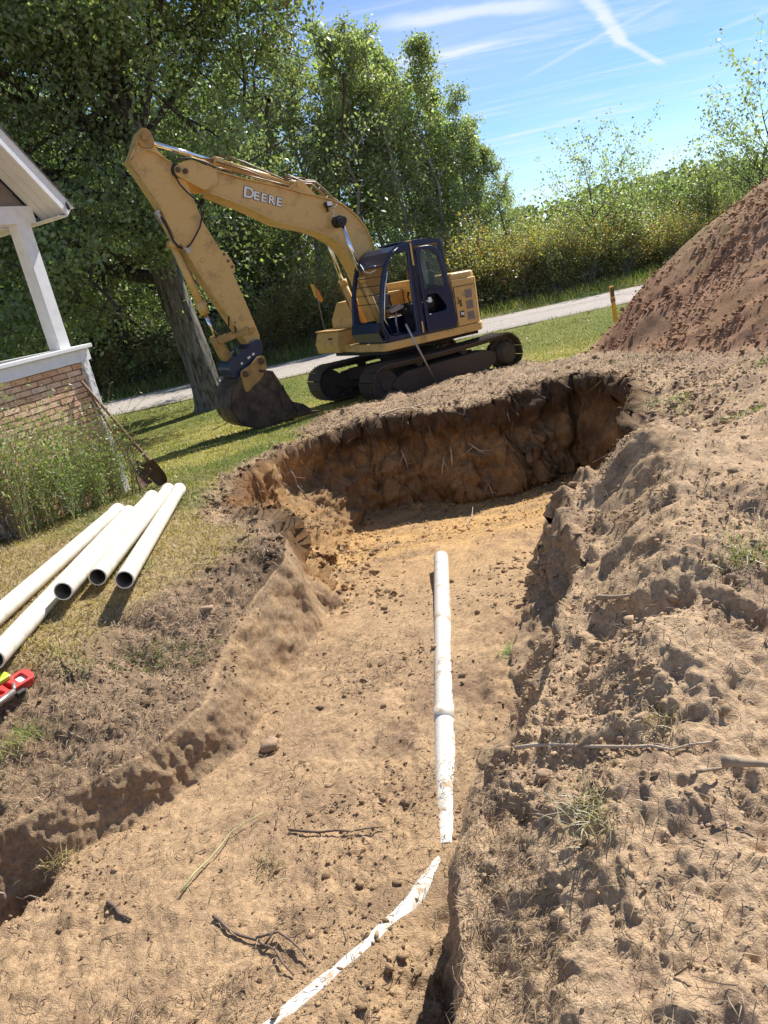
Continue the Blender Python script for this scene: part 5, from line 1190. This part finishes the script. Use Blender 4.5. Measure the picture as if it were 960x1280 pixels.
# thinner on the excavator side, where the sky and the woods show past it
keep = (rngk < np.clip(1.15 - .55 * smooth(.2, 4.5, wx + .3), 0, 1)) & ~((wx > -2.9) & (wz < 3.9 + .25 * (wx + 2.9)) & (rngk < .93)) & (wz > 1.2)
hh_ = wz + .9; lx, ly = wx - .634 * hh_, wy - .729 * hh_
keep &= ~((lx > -4.6) & (lx < 4) & (ly > 8) & (ly < 18.6) & (rngk < .93))
ts = ((wx - OX) * .656 + (wy - OY) * .755) / .695; perp = np.abs((wx - OX) * .755 - (wy - OY) * .656); hitz = wz - ts * .719
keep &= ~((wy < OY - .2) & (np.abs(wx - OX + .25) < 1.3) & (wz < 2.7))
keep &= ~((ts > .3) & (perp < 1.0) & (hitz > -1) & (hitz < 2.8))
tips = tips[keep]
tubes = [t_ for t_ in tubes if t_[2] == 0 and t_[0][-1][0] < 2.5 or np.min(np.linalg.norm(tips - t_[0][-1], axis=1)) < (1.0 if t_[2] < 2 else .5)]
add('limbs', tubes_mesh('limbs', tubes, M_['bark_dark']), oak)
NL = 26
ctr_ = np.repeat(tips, NL, 0) + r_.normal(size=(len(tips) * NL, 3)) * np.array([.30, .30, .19])
V, Fq = leaf_faces(ctr_, .118, .15, 3, .6, .35, .35)
cl = np.repeat(r_.uniform(.65, 1.35, len(tips)), NL); red = np.repeat((fbm3(tips + np.array([OX, OY, OZ]), 2.2, 2, 950) > .33).astype(float), NL) * .0
cols = leaf_cols(len(ctr_), 4, 1.0, .3, clump=cl)
add('crown', fast_mesh('crown', V, Fq, [M_['oakleaf']], False, cols), oak)
# reddening spray at the crown's right tip
rt = tips[np.argsort(np.linalg.norm(tips - (np.array([1.9, 18.3, 6.2]) - np.array([OX, OY, OZ])), axis=1))[:8]]
rc = np.repeat(rt, 8, 0) + r_.normal(size=(64, 3)) * .18; V, Fq = leaf_faces(rc, .11, .1, 5, .6, .3, .3)
c_ = np.tile([.9, .28, .45], (len(V), 1)) * r_.uniform(.6, 1.3, (len(V), 1)); add('reddened_leaves', fast_mesh('reddened_leaves', V, Fq, [M_['oakleaf']], False, c_), oak)
q_ = [np.array([.3, .25, 7.0]), np.array([2.2, -.3, 7.4]), np.array([4.2, -.9, 7.3]), np.array([6.1, -1.1, 7.15])]


# ---- forest trees: a few originals, copied
def make_tree(kind, seed):
    r = np.random.default_rng(seed); root = bpy.data.objects.new('tmp', None)
    if kind == 'aspen':
        H = 10.5 * r.uniform(.9, 1.1); tr_ = [[0, 0, -.2]]
        for k in range(1, 9): tr_.append([r.normal() * .10 * k ** .5, r.normal() * .1 * k ** .5, H * k / 8])
        tubes = [([np.array(p) for p in tr_], [.11 * (1 - .9 * k / 8) + .01 for k in range(9)], 1)]; tips = []
        for k in range(58):
            t = .20 + .8 * r.uniform() ** .85; i = min(int(t * 8), 7); p = np.array(tr_[i]) + (np.array(tr_[i + 1]) - np.array(tr_[i])) * (t * 8 - i); a = r.uniform(0, 6.28)
            ln = (1.9 * (1 - t) ** .6 * (1 if t > .35 else .7) + .35) * r.uniform(.55, 1.15); tb_, tp_ = branch_system(p, (math.cos(a), math.sin(a), .75), ln, .028, 1, (4,), .5, r, up=.12, gnarl=.15)
            tubes += [(x, y, z + 2) for x, y, z in tb_]; tips += tp_
        nl, ls, sp, mt, bk = 8, .120, .15, 'aspenleaf', 'bark_pale'
    elif kind == 'bush':
        H = 4.1 * r.uniform(.85, 1.15); tubes, tips = [], []
        for k in range(11):
            a = r.uniform(0, 6.28); tb_, tp_ = branch_system((r.normal() * .35, r.normal() * .35, -.1), (math.cos(a) * .32, math.sin(a) * .32, 1), H * r.uniform(.6, 1.0), .035, 2, (7, 3), .5, r, up=.10, gnarl=.12, start=.12)
            tubes += [(x, y, z + 1) for x, y, z in tb_]; tips += tp_
        nl, ls, sp, mt, bk = 7, .115, .16, 'bushleaf', 'bark_pale'
    elif kind == 'dense':
        H = 6.5 * r.uniform(.85, 1.15); tubes, tips = [], []
        for k in range(5):
            a = r.uniform(0, 6.28); tb_, tp_ = branch_system((r.normal() * .3, r.normal() * .3, -.1), (math.cos(a) * .28, math.sin(a) * .28, 1), H * r.uniform(.65, 1.0), .07, 3, (8, 4, 2), .55, r, up=.08, gnarl=.14, start=.08)
            tubes += [(x, y, z + 1) for x, y, z in tb_]; tips += tp_
        nl, ls, sp, mt, bk = 6, .13, .20, 'darkleaf', 'bark_dark'
    elif kind == 'sparse':
        H = 6.3 * r.uniform(.9, 1.1); tubes, tips = branch_system((0, 0, -.1), (.03, 0, 1), H, .085, 2, (16, 4), .5, r, up=.06, gnarl=.05, start=.22, taper=.2); tubes = [(x, y, z + 1) for x, y, z in tubes]
        nl, ls, sp, mt, bk = 7, .12, .15, 'aspenleaf', 'bark_dark'
    elif kind == 'pine':
        H = 9; tubes = [([np.array([0, 0, 0]), np.array([0, 0, H])], [.16, .02], 1)]; tips = []
        for k in range(26):
            z = H * (.22 + .78 * k / 26)
            for b in range(7):
                a = r.uniform(0, 6.28); ln = (2.1 * (1 - z / H) + .25) * r.uniform(.7, 1.1)
                for s in range(1, 5): tips.append(np.array([math.cos(a) * ln * s / 4, math.sin(a) * ln * s / 4, z + .05 * s]))
        nl, ls, sp, mt, bk = 3, .42, .10, 'pine', 'bark_dark'
    tips = np.array(tips); fz_ = H / np.percentile(tips[:, 2], 99); tips = tips * fz_; tubes = [([p * fz_ for p in a_], [q * fz_ ** .5 for q in b_], l_) for a_, b_, l_ in tubes]
    c = np.repeat(tips, nl, 0) + r.normal(size=(len(tips) * nl, 3)) * sp; V, Fq = leaf_faces(c, ls, .1, seed + 1, .7, .4)
    cl = np.repeat(np.clip(1 + .28 * r.normal(size=len(tips)), .45, 1.7), nl); cols = leaf_cols(len(c), seed + 2, 1, .3, clump=cl)
    if kind in ('bush',):
        yel = np.repeat((r.uniform(size=len(tips)) < .25) * r.uniform(.2, .8, len(tips)), nl * 4)[:, None]; cols = cols * (1 - yel) + cols * np.array([1.9, .95, .7]) * yel
    return tubes_mesh('trunk', tubes, M_[bk], (8, 5, 4, 3)), fast_mesh('crown', V, Fq, [M_[mt]], False, cols)
VAR = {k: [make_tree(k, s) for s in ss] for k, ss in {'aspen': (21, 22, 23, 24), 'bush': (31, 32, 33, 34), 'dense': (41, 42, 43), 'sparse': (51, 52), 'pine': (61,)}.items()}
for k, v in VAR.items(): print(k, [len(b.polygons) for a, b in v])
NAME = {'aspen': 'aspen_tree', 'bush': 'scrub_tree', 'dense': 'dense_tree', 'sparse': 'young_tree', 'pine': 'pine_tree'}
GRP = {'aspen': 'tall aspens in the woods behind the excavator', 'bush': 'yellowing scrub trees along the far side of the road', 'dense': 'dark dense trees of the woods across the road', 'sparse': 'thin young trees standing above the scrub', 'pine': 'dark pines on the far hill'}
LAB = {'aspen': 'tall pale-trunked aspen in the woods across the road behind the excavator', 'bush': 'low yellow-green scrub tree in the thicket along the far side of the road', 'dense': 'dense dark green tree in the shaded woods across the road', 'sparse': 'thin young tree with open branches rising above the roadside thicket', 'pine': 'dark pine tree on the distant wooded hill'}
_cnt = {}
def put(kind, x, y, s=1.0, sz=None, label=None, group=True):
    i = _cnt.get(kind, 0); _cnt[kind] = i + 1; tm, cm = VAR[kind][i % len(VAR[kind])]
    z = float(nat(np.array([x]), np.array([y]))[0]); t = empty(NAME[kind], (x, y, z - .05), (0, 0, random.uniform(0, 6.28))); t.scale = (s, s, sz or s)
    
    a_ = math.degrees(math.atan2(x, y)); front = y < 34
    if kind in ('dense', 'bush', 'aspen') and not label:
        where = 'behind the porch post' if a_ < -17 else 'left of the big tree trunk' if a_ < -11.5 else 'behind the arm' if a_ < -6.5 else 'behind the boom' if a_ < -.5 else 'behind the excavator cab' if a_ < 7 else 'right of the excavator' if a_ < 12 else 'above the marker post' if a_ < 19 else 'beside the spoil heap'
        row = 'in the front of the woods' if front else 'at the back of the woods'
        lb = {'dense': 'dense dark green tree', 'bush': 'low yellow-green scrub tree', 'aspen': 'tall pale-trunked aspen'}[kind] + ' ' + row + ' ' + where
        tag(t, lb, 'tree', lb.replace(' tree', ' trees', 1).replace('aspen', 'aspens'))
    else: tag(t, label or LAB[kind], 'tree', GRP[kind] if group else None)
    
    add('trunk', tm, t); add('crown', cm, t); return t
R_ = random.Random(3)
# left: tall dark woods, from far left to behind the boom
for k in range(12):
    x = -19 + k * 1.22 + R_.uniform(-.5, .5); put('dense', x, R_.uniform(31.0, 33.5), R_.uniform(.85, 1.15))
for k in range(14):
    x = -22 + k * 1.7 + R_.uniform(-.5, .5); put('dense', x, R_.uniform(36, 40), R_.uniform(1.45, 1.8) if x < -4 else .9)
for k in range(13):
    x = -14 + k * 1.25 + R_.uniform(-.4, .4); put('aspen', x, R_.uniform(33.5, 37), R_.uniform(.95, 1.12))
for x, y, s in ((2.6, 34.5, 1.12), (3.2, 33.3, 1.0), (4.0, 35.2, 1.02), (4.9, 34.0, .92), (5.4, 35.4, .88), (6.3, 34.4, .78), (6.9, 35.0, .66), (7.6, 34.6, .55), (1.6, 33.8, 1.12), (3.6, 37, 1.0), (5.8, 37, .8)): put('aspen', x, y, s)
for k in range(13):
    x = -3 + k * .95 + R_.uniform(-.3, .3); put('bush', x, R_.uniform(31.2, 32.8), R_.uniform(.55, .85))
for k in range(14):
    x = 7.2 + k * .95 + R_.uniform(-.3, .3); put('bush', x, R_.uniform(31.4, 33.5), R_.uniform(.64, .88) * (.84 if x < 12 else .64))
for k in range(14):
    x = 7.5 + k * 1.1 + R_.uniform(-.3, .3); put('bush', x, R_.uniform(34.5, 37), R_.uniform(.80, .95) * (.76 if x < 11 else .60))
for k in range(9):
    x = 12.0 + k * 1.15 + R_.uniform(-.3, .3); put('dense', x, R_.uniform(34.0, 36.5), R_.uniform(.40, .50))
for k in range(7): put('bush', -22 + k * 1.3, R_.uniform(30.3, 31.5), R_.uniform(.5, .75))
for k in range(8): put('bush', -13 + k * 1.2, R_.uniform(30.4, 31.2), R_.uniform(.40, .62))
put('sparse', 10.6, 31.6, .86, label='slim young tree with dark trunk in front of the scrub above the marker post', group=False)
put('sparse', 11.6, 34.5, .78); put('sparse', 12.5, 33.0, .66)
put('sparse', 17.4, 32.0, .98, label='tall open-branched tree at the right edge of the photo above the spoil heap', group=False); put('sparse', 18.8, 33.0, 1.15); put('sparse', 16.2, 34.0, .70)
for k in range(16):
    a = math.radians(19.5 + k * .75); d_ = R_.uniform(165, 185); put('pine', d_ * math.sin(a), d_ * math.cos(a) , R_.uniform(.45, .62))
# far woods beyond, one mass closing the gaps between the trunks
def far_woods():
    r = np.random.default_rng(77); n = 60000; x = r.uniform(-45, 45, n); y = r.uniform(42, 50, n); hmax = np.where(x < 3, 9.5, np.where(x < 10, 7.0 - .35 * (x - 3), 3.7)); hmax = hmax * (1 + .18 * fbm2(x, x * 0, 2.5, 3, 501)); z = r.uniform(0, 1, n) ** .8 * hmax - .9
    V, Fq = leaf_faces(np.stack([x, y, z], 1), .24, .1, 78, .8, .4); c = leaf_cols(n, 79, .9, .4)
    tag(add('far_woods', fast_mesh('far_woods', V, Fq, [M_['darkleaf']], False, c)), kind='stuff')
    n = 30000; a = np.radians(r.uniform(17, 36, n)); d_ = r.uniform(120, 200, n); x = d_ * np.sin(a); y = d_ * np.cos(a); z = nat(x, y) + r.uniform(0, 3.0, n) * (.7 + .9 * fbm2(x, y, 9., 3, 511)) ; V, Fq = leaf_faces(np.stack([x, y, z], 1), .65, .2, 88, .8, .4); c = leaf_cols(n, 89, .9, .4)
    tag(add('hill_woods', fast_mesh('hill_woods', V, Fq, [M_['pine']], False, c)), kind='stuff')
far_woods()

# ------------------------------------------------------------------ weeds in front of the brick wall
def make_weed(seed, H, leafy):
    r = np.random.default_rng(seed); tubes, tips = [], []
    for k in range(3):
        a = r.uniform(0, 6.28); tb_, tp_ = branch_system((r.normal() * .04, r.normal() * .04, -.02), (math.cos(a) * .16, math.sin(a) * .16, 1), H * r.uniform(.7, 1), .007, 1, (9,), .42, r, up=.05, gnarl=.06, start=.1, taper=.4)
        tubes += tb_; tips += [q for pts, _, _ in tb_ for q in pts[1:]]
    tips = np.array(tips); fz_ = H / tips[:, 2].max(); tips = tips * fz_; tubes = [([p * fz_ for p in a_], b_, l_) for a_, b_, l_ in tubes]; nl = 3 if leafy else 1; c = np.repeat(tips, nl, 0) + r.normal(size=(len(tips) * nl, 3)) * .035; V, Fq = leaf_faces(c, .038 if leafy else .03, .2, seed, .45, .4)
    cols = leaf_cols(len(c), seed + 1, 1.0 if leafy else .9, .35)
    if not leafy: cols = cols * np.array([1.7, .9, .9])
    return tubes_mesh('stem', tubes, M_['stick_green' if leafy else 'root'], (5, 4), .002), fast_mesh('leaves', V, Fq, [M_['weedleaf']], False, cols)
WV = [make_weed(700 + k, h, lf) for k, (h, lf) in enumerate(((1.35, 1), (1.1, 1), (.85, 1), (1.5, 1), (1.15, 0), (1.35, 0)))]
rw = random.Random(9)
for k in range(26):
    s = -2.25 + 2.2 * (k / 26) ** .85 + rw.uniform(-.08, .08); o_ = rw.uniform(.12, .50); p = along(s, o_, 0); hgt = .72 + .40 * (max(-s, 0) / 2.2) ** .7
    v = WV[rw.choice((0, 1, 2, 3, 0, 1, 4, 5)) if s > -1.5 else rw.choice((3, 4, 5, 5, 0, 1))]
    t = empty('weed', (p.x, p.y, surf(p.x, p.y) - .01), (rw.uniform(-.12, .12), rw.uniform(-.12, .12), rw.uniform(0, 6.3))); t.scale = (hgt * rw.uniform(.85, 1.15),) * 3
    vi = WV.index(v); kd = ('tall leafy green weed', 'leafy green weed', 'short bushy green weed', 'tallest kind of leafy green weed', 'brown seedy weed', 'tall brown seedy weed')[vi]; wh = 'left part' if s < -1.4 else 'middle' if s < -.7 else 'right end'
    tag(t, kd + ' against the ' + wh + ' of the brick porch wall', 'weed', kd + 's at the ' + wh + ' of the porch wall'); add('stem', v[0], t); add('leaves', v[1], t)
# dry leaning stalks at the left of the wall
for k in range(12):
    s = -1.6 - .5 * rw.random(); p = along(s, .2 + .25 * rw.random(), 0); a = Vector((p.x, p.y, surf(p.x, p.y))); q = MB(); lean = Vector((rw.uniform(-.25, .15), rw.uniform(-.1, .2), rw.uniform(.5, 1.05)))
    q.tube([a, a + lean * .5 + Vector((.02, 0, .01)), a + lean], [.007, .006, .003], 5); tag(q.build('dry_stalk', M_['root_pale' if k % 2 else 'root']), 'dry brown stalk leaning among the weeds at the left edge of the porch wall', 'stalk', 'dry stalks by the porch wall')

# ------------------------------------------------------------------ grass, straw, clods lying on the ground
area = np.linalg.norm(np.cross(np.roll(PG, -1, 0) - PG, np.gradient(PG, axis=1)), axis=2).ravel()
azv = np.repeat(az, NR); vis = (np.abs(azv) < math.radians(48))
def pick(weight, n, seed):
    r = np.random.default_rng(seed); w = np.clip(weight, 0, None); w = w / w.sum(); return r.choice(len(P2), n, p=w), r
def blades(name, idx, r, h, w, cols, mt, lean=.5, lift=-.005, two=False):
    n = len(idx); B = P2[idx].copy(); B[:, :2] += r.normal(size=(n, 2)) * .012 * np.hypot(B[:, 0], B[:, 1])[:, None] * .35; B[:, 2] += lift
    a = r.uniform(0, 6.283, n); hh = h * r.uniform(.5, 1.3, n); ww = w * r.uniform(.6, 1.2, n)
    D = np.stack([np.cos(a), np.sin(a), np.zeros(n)], 1); Ls = r.normal(size=(n, 3)) * lean; Ls[:, 2] = 1; Ls /= np.linalg.norm(Ls, axis=1)[:, None]
    mid = B + Ls * hh[:, None] * .55; L2 = Ls * np.array([1.8, 1.8, .8]); tip_ = mid + L2 * hh[:, None] * .45
    V = np.stack([B - D * ww[:, None], B + D * ww[:, None], mid + D * ww[:, None] * .6, mid - D * ww[:, None] * .6, tip_], 1).reshape(-1, 3)
    o_ = np.arange(n) * 5; Fq = np.concatenate([np.stack([o_, o_ + 1, o_ + 2], 1), np.stack([o_, o_ + 2, o_ + 3], 1), np.stack([o_ + 3, o_ + 2, o_ + 4], 1)])
    return tag(add(name, fast_mesh(name, V, Fq, [mt], False, np.repeat(cols, 5, 0))), kind='stuff')
dist = np.hypot(gx, gy)
idx, r = pick(area * lawn * vis * (dist < 22.5) * (gy > 3) / dist ** 1.6 * (1.2 + fbm2(gx, gy, .5, 3, 801)), 120000, 1)
base_c = colr[idx] * (1 + .35 * r.uniform(-1, 1, (len(idx), 1))) * np.array([1.0, 1.05, .9]); dd_ = dist[idx]
dry = (r.uniform(size=len(idx)) < .30)[:, None]; base_c = np.where(dry, np.array([[.36, .30, .14]]) * r.uniform(.6, 1.2, (len(idx), 1)), base_c)
blades('lawn_grass', idx, r, .045 * (1 + .0 * dd_) , .0022 * (1 + dd_ * .22), base_c, M_['grass'], .6)
idx, r = pick(area * vis * ((gy > 27.0) & (gy < 33) | (gy > 21.6) & (gy < 22.95) & (r_.uniform(size=len(gy)) < .4)), 30000, 2)
tall = np.where(P2[idx, 1] > 27.6, .42, .10); base_c = np.where((r.uniform(size=len(idx)) < .4)[:, None], np.array([[.30, .26, .12]]), np.array([[.12, .165, .045]])) * r.uniform(.6, 1.3, (len(idx), 1))
blades('verge_grass', idx, r, tall, .014, base_c, M_['grass'], .35)
# green tufts on the right bank and round the pipes
tw = area * vis * (gsd < 0) * (gpile < .3) * (smooth(.30, .5, fbm2(gx, gy, .45, 3, 811)) * (right * smooth(1.9, 3.0, gx) * .5 + (gx < -.8) * (gy < 7.5) * 1.0 + .25 * (gx > 2.2) * (gy > 4) * (gy < 9)))
idx, r = pick(tw, 9000, 3); base_c = np.array([[.12, .20, .045]]) * r.uniform(.6, 1.5, (len(idx), 1)); blades('green_tufts', idx, r, .06, .003, base_c, M_['grass'], .7)
# straw and dead grass lying on the dirt
dirtw = (1 - lawn) * vis * (dist < 14) * (gpile < .5)
sw_ = area / dist ** 1.2 * dirtw * np.where((gx > .2) & (gy < 7), .22, 1) * (.15 + smooth(-.05, .45, fbm2(gx, gy, .4, 3, 821)) + .6 * (gsd < 0)) * np.where(gy > 9.8, 2.0, 1) * (nrm[:, 2] > .55)
sw_ += area / dist ** 1.2 * lawn * vis * (gy < 9) * .8 + area / dist ** 1.2 * dirtw * (gx < -.5) * (gy < 6.5) * (gsd < 0) * .5
idx, r = pick(sw_, 62000, 4)
n = len(idx); a = r.uniform(0, 6.283, n); ln = r.uniform(.02, .085, n) * np.where(dist[idx] > 6, 1.6, 1); wv_ = .0010 * (1 + dist[idx] * .28); nn_ = nrm[idx]
t1 = np.cross(nn_, np.stack([np.cos(a), np.sin(a), r.normal(size=n) * .2], 1)); t1 /= np.linalg.norm(t1, axis=1)[:, None]; t2 = np.cross(nn_, t1)
c = P2[idx] + nn_ * r.uniform(.002, .016, n)[:, None]; t1 = t1 + nn_ * r.normal(size=n)[:, None] * .25
mid = c + nn_ * (ln * .18)[:, None] + t2 * (ln * r.uniform(-.25, .25, n))[:, None]
A = c - t1 * ln[:, None] * .5; B = c + t1 * ln[:, None] * .5
V = np.stack([A, mid + t2 * wv_[:, None], B, mid - t2 * wv_[:, None]], 1).reshape(-1, 3)
cc_ = np.array([[.42, .30, .18]]) * r.uniform(.25, 1.35, (n, 1)) * np.where((r.uniform(size=n) < .3)[:, None], np.array([[.45, .38, .33]]), 1.0)
tag(add('straw', fast_mesh('straw', V, np.arange(4 * n).reshape(n, 4), [M_['straw']], False, np.repeat(cc_, 4, 0))), kind='stuff')
# clods and crumbs
bm = bmesh.new(); bmesh.ops.create_icosphere(bm, subdivisions=1, radius=1); IV = np.array([v.co for v in bm.verts]); IF = np.array([[v.index for v in f.verts] for f in bm.faces]); bm.free()
def clods(name, weight, n, smin, smax, pw, seed, tint=1.0, sink=.35, distg=.35):
    idx, r = pick(weight, n, seed); s = smin * (smax / smin) ** (r.uniform(size=n) ** pw) * (1 + distg * dist[idx] / 3)
    sh = 1 + .6 * r.uniform(-1, 1, (n, len(IV), 3)); Vv = IV[None] * sh * np.stack([r.uniform(.7, 1.3, n), r.uniform(.6, 1.1, n), r.uniform(.45, .85, n)], 1)[:, None, :]
    a = r.uniform(0, 6.283, n); ca, sa = np.cos(a)[:, None], np.sin(a)[:, None]; X = Vv[..., 0] * ca - Vv[..., 1] * sa; Y = Vv[..., 0] * sa + Vv[..., 1] * ca
    Vv = np.stack([X, Y, Vv[..., 2]], -1) * s[:, None, None]; jit = r.normal(size=(n, 1, 3)) * np.array([.004, .004, 0]) * (1 + dist[idx])[:, None, None]
    Vv = Vv + P2[idx][:, None, :] + nrm[idx][:, None, :] * (s * (.5 - sink))[:, None, None] + jit
    Fq = (IF[None] + (np.arange(n) * len(IV))[:, None, None]).reshape(-1, 3); cc = colr[idx] * tint * r.uniform(.6, 1.15, (n, 1))
    return tag(add(name, fast_mesh(name, Vv.reshape(-1, 3), Fq, [M_['clod']], False, np.repeat(cc, len(IV), 0))), kind='stuff')
patch = smooth(-.12, .35, fbm2(gx, gy, .55, 4, 831)) ** 1.5
cw = area / dist ** 1.3 * dirtw * (.10 + patch) * np.where(gsd > 0, .55, 1.0) * (dist < 13) * (nrm[:, 2] > .5)
clods('crumbs', cw, 34000, .0020, .0075, 2.0, 11, .85)
clods('clods', cw * (gy > 1.2), 2400, .006, .019, 3.0, 12, .85)
clods('pile_clods', area * vis * gpile * (gx < 9) * (gy < 14.5) * (.1 + prf), 6500, .008, .030, 2.2, 13, 1.05, .3, .12)
clods('rim_clods', area * vis * (gsd < 0) * (gsd > -.8) * (gy > 4.6) * (gpile < .3) * (lawn < .6), 2600, .006, .028, 2.2, 14, .8, .3, .12)
clods('foot_clods', area * vis * (gsd > 0) * (gsd - gw < .45) * (gy > 5) * (nrm[:, 2] > .6), 1100, .008, .035, 2.4, 15, .8, .3, .1)

# short dark twiglets and rootlets scattered over the dug soil
idx, r = pick(area / dist ** 1.2 * dirtw * (dist < 9) * (nrm[:, 2] > .6) * (gy > 1.1), 420, 21)
V = []; Fq = []; C_ = []
for i in idx:
    p = P2[i] + nrm[i] * .006; a = r.uniform(0, 6.28); ln = r.uniform(.03, .12); pts = [p]; d_ = np.array([math.cos(a), math.sin(a), r.uniform(-.1, .2)])
    for k in range(3): d_ = d_ + r.normal(size=3) * .25; d_ /= np.linalg.norm(d_); pts.append(pts[-1] + d_ * ln / 3)
    rad = r.uniform(.0012, .0035); o_ = len(V)
    for k, q in enumerate(pts):
        for s_ in ((0, 0, 1), (.87 * math.sin(a), -.87 * math.cos(a), -.5), (-.87 * math.sin(a), .87 * math.cos(a), -.5)): V.append(q + np.array(s_) * rad * (1 - .2 * k))
    for k in range(3):
        for e in range(3): Fq.append((o_ + k * 3 + e, o_ + k * 3 + (e + 1) % 3, o_ + (k + 1) * 3 + (e + 1) % 3, o_ + (k + 1) * 3 + e))
    C_ += [np.array([.16, .11, .075]) * r.uniform(.5, 2.2)] * 12
tag(add('twiglets', fast_mesh('twiglets', np.array(V), np.array(Fq), [M_['straw']], False, np.array(C_))), kind='stuff')
# torn-up clumps of grass
def tuft_thing(u, v, n, h, col, label, spread=.05, seed=0, flat=.9):
    p = pixel_ground(u, v); r = np.random.default_rng(seed); B = np.array(p)[None] + r.normal(size=(n, 3)) * np.array([spread, spread, .004]); a = r.uniform(0, 6.283, n)
    D = np.stack([np.cos(a), np.sin(a), np.zeros(n)], 1); Ls = r.normal(size=(n, 3)) * flat; Ls[:, 2] = np.abs(Ls[:, 2]) * .6 + .35; Ls /= np.linalg.norm(Ls, axis=1)[:, None]; hh = h * r.uniform(.4, 1.3, (n, 1)); w = .0016
    m1 = B + Ls * hh * .5; L2 = Ls - np.array([0, 0, .9]); L2 /= np.linalg.norm(L2, axis=1)[:, None]; m2 = m1 + (Ls * .5 + L2 * .5) * hh * .4
    Vt = np.stack([B - D * w, B + D * w, m1 + D * w, m1 - D * w, m2], 1).reshape(-1, 3); o_ = np.arange(n) * 5
    Ft = np.concatenate([np.stack([o_, o_ + 1, o_ + 2], 1), np.stack([o_, o_ + 2, o_ + 3], 1), np.stack([o_ + 3, o_ + 2, o_ + 4], 1), ])
    cc = np.array(col)[None] * r.uniform(.45, 1.4, (n, 1)); tag(add('grass_clump', fast_mesh('grass_clump', Vt, Ft, [M_['grass']], False, np.repeat(cc, 5, 0))), label, 'grass clump')
tuft_thing(72, 1072, 170, .11, (.42, .33, .18), 'dry torn grass clump hanging over the dark hollow at the lower left', .05, 1)
tuft_thing(742, 1015, 220, .09, (.42, .37, .24), 'pale dry grass clump lying in the middle of the right bank', .05, 2)
tuft_thing(22, 925, 200, .13, (.26, .32, .08), 'green grass clump at the left edge below the white pipes', .07, 3)
tuft_thing(330, 1085, 130, .07, (.34, .28, .18), 'flattened grey grass debris on the trench floor beside the green stalk', .045, 4)
tuft_thing(640, 815, 100, .07, (.20, .34, .08), 'small green sprout on the trench floor right of the pipe', .03, 5)
tuft_thing(850, 500, 160, .10, (.28, .32, .12), 'green grass clump beside the dark mound at the right', .05, 6)
tuft_thing(930, 690, 260, .09, (.26, .30, .09), 'patch of green grass at the right edge of the bank', .09, 7)
tuft_thing(830, 900, 100, .07, (.40, .31, .19), 'wiry dry grass clump near the right edge above the branch', .035, 8)

# fine rootlets hanging from the torn rim and out of the pit walls
idx, r = pick(area / dist * wallm * vis * (gy > 5.4) * smooth(.9, .15, gzc - P2[:, 2]), 260, 31)
V = []; Fq = []; C_ = []
for i in idx:
    p = P2[i] - nrm[i] * .01; out_ = nrm[i] * np.array([1, 1, .2]); ln = r.uniform(.08, .38); pts = [p, p + out_ * .05 + np.array([0, 0, -.01])]
    d_ = np.array([r.normal() * .5, r.normal() * .3, -1.0])
    for k in range(3): d_ = d_ + r.normal(size=3) * .3; d_ /= np.linalg.norm(d_); pts.append(pts[-1] + d_ * ln / 3 + out_ * .01)
    rad = r.uniform(.0025, .006); o_ = len(V)
    for k, q in enumerate(pts):
        for s_ in ((1, 0, 0), (-.5, .87, 0), (-.5, -.87, 0)): V.append(q + np.array(s_) * rad * (1 - .2 * k))
    for k in range(4):
        for e in range(3): Fq.append((o_ + k * 3 + e, o_ + k * 3 + (e + 1) % 3, o_ + (k + 1) * 3 + (e + 1) % 3, o_ + (k + 1) * 3 + e))
    C_ += [np.array([.30, .20, .13]) * r.uniform(.4, 1.8)] * 15
tag(add('rootlets', fast_mesh('rootlets', np.array(V), np.array(Fq), [M_['straw']], False, np.array(C_))), kind='stuff')
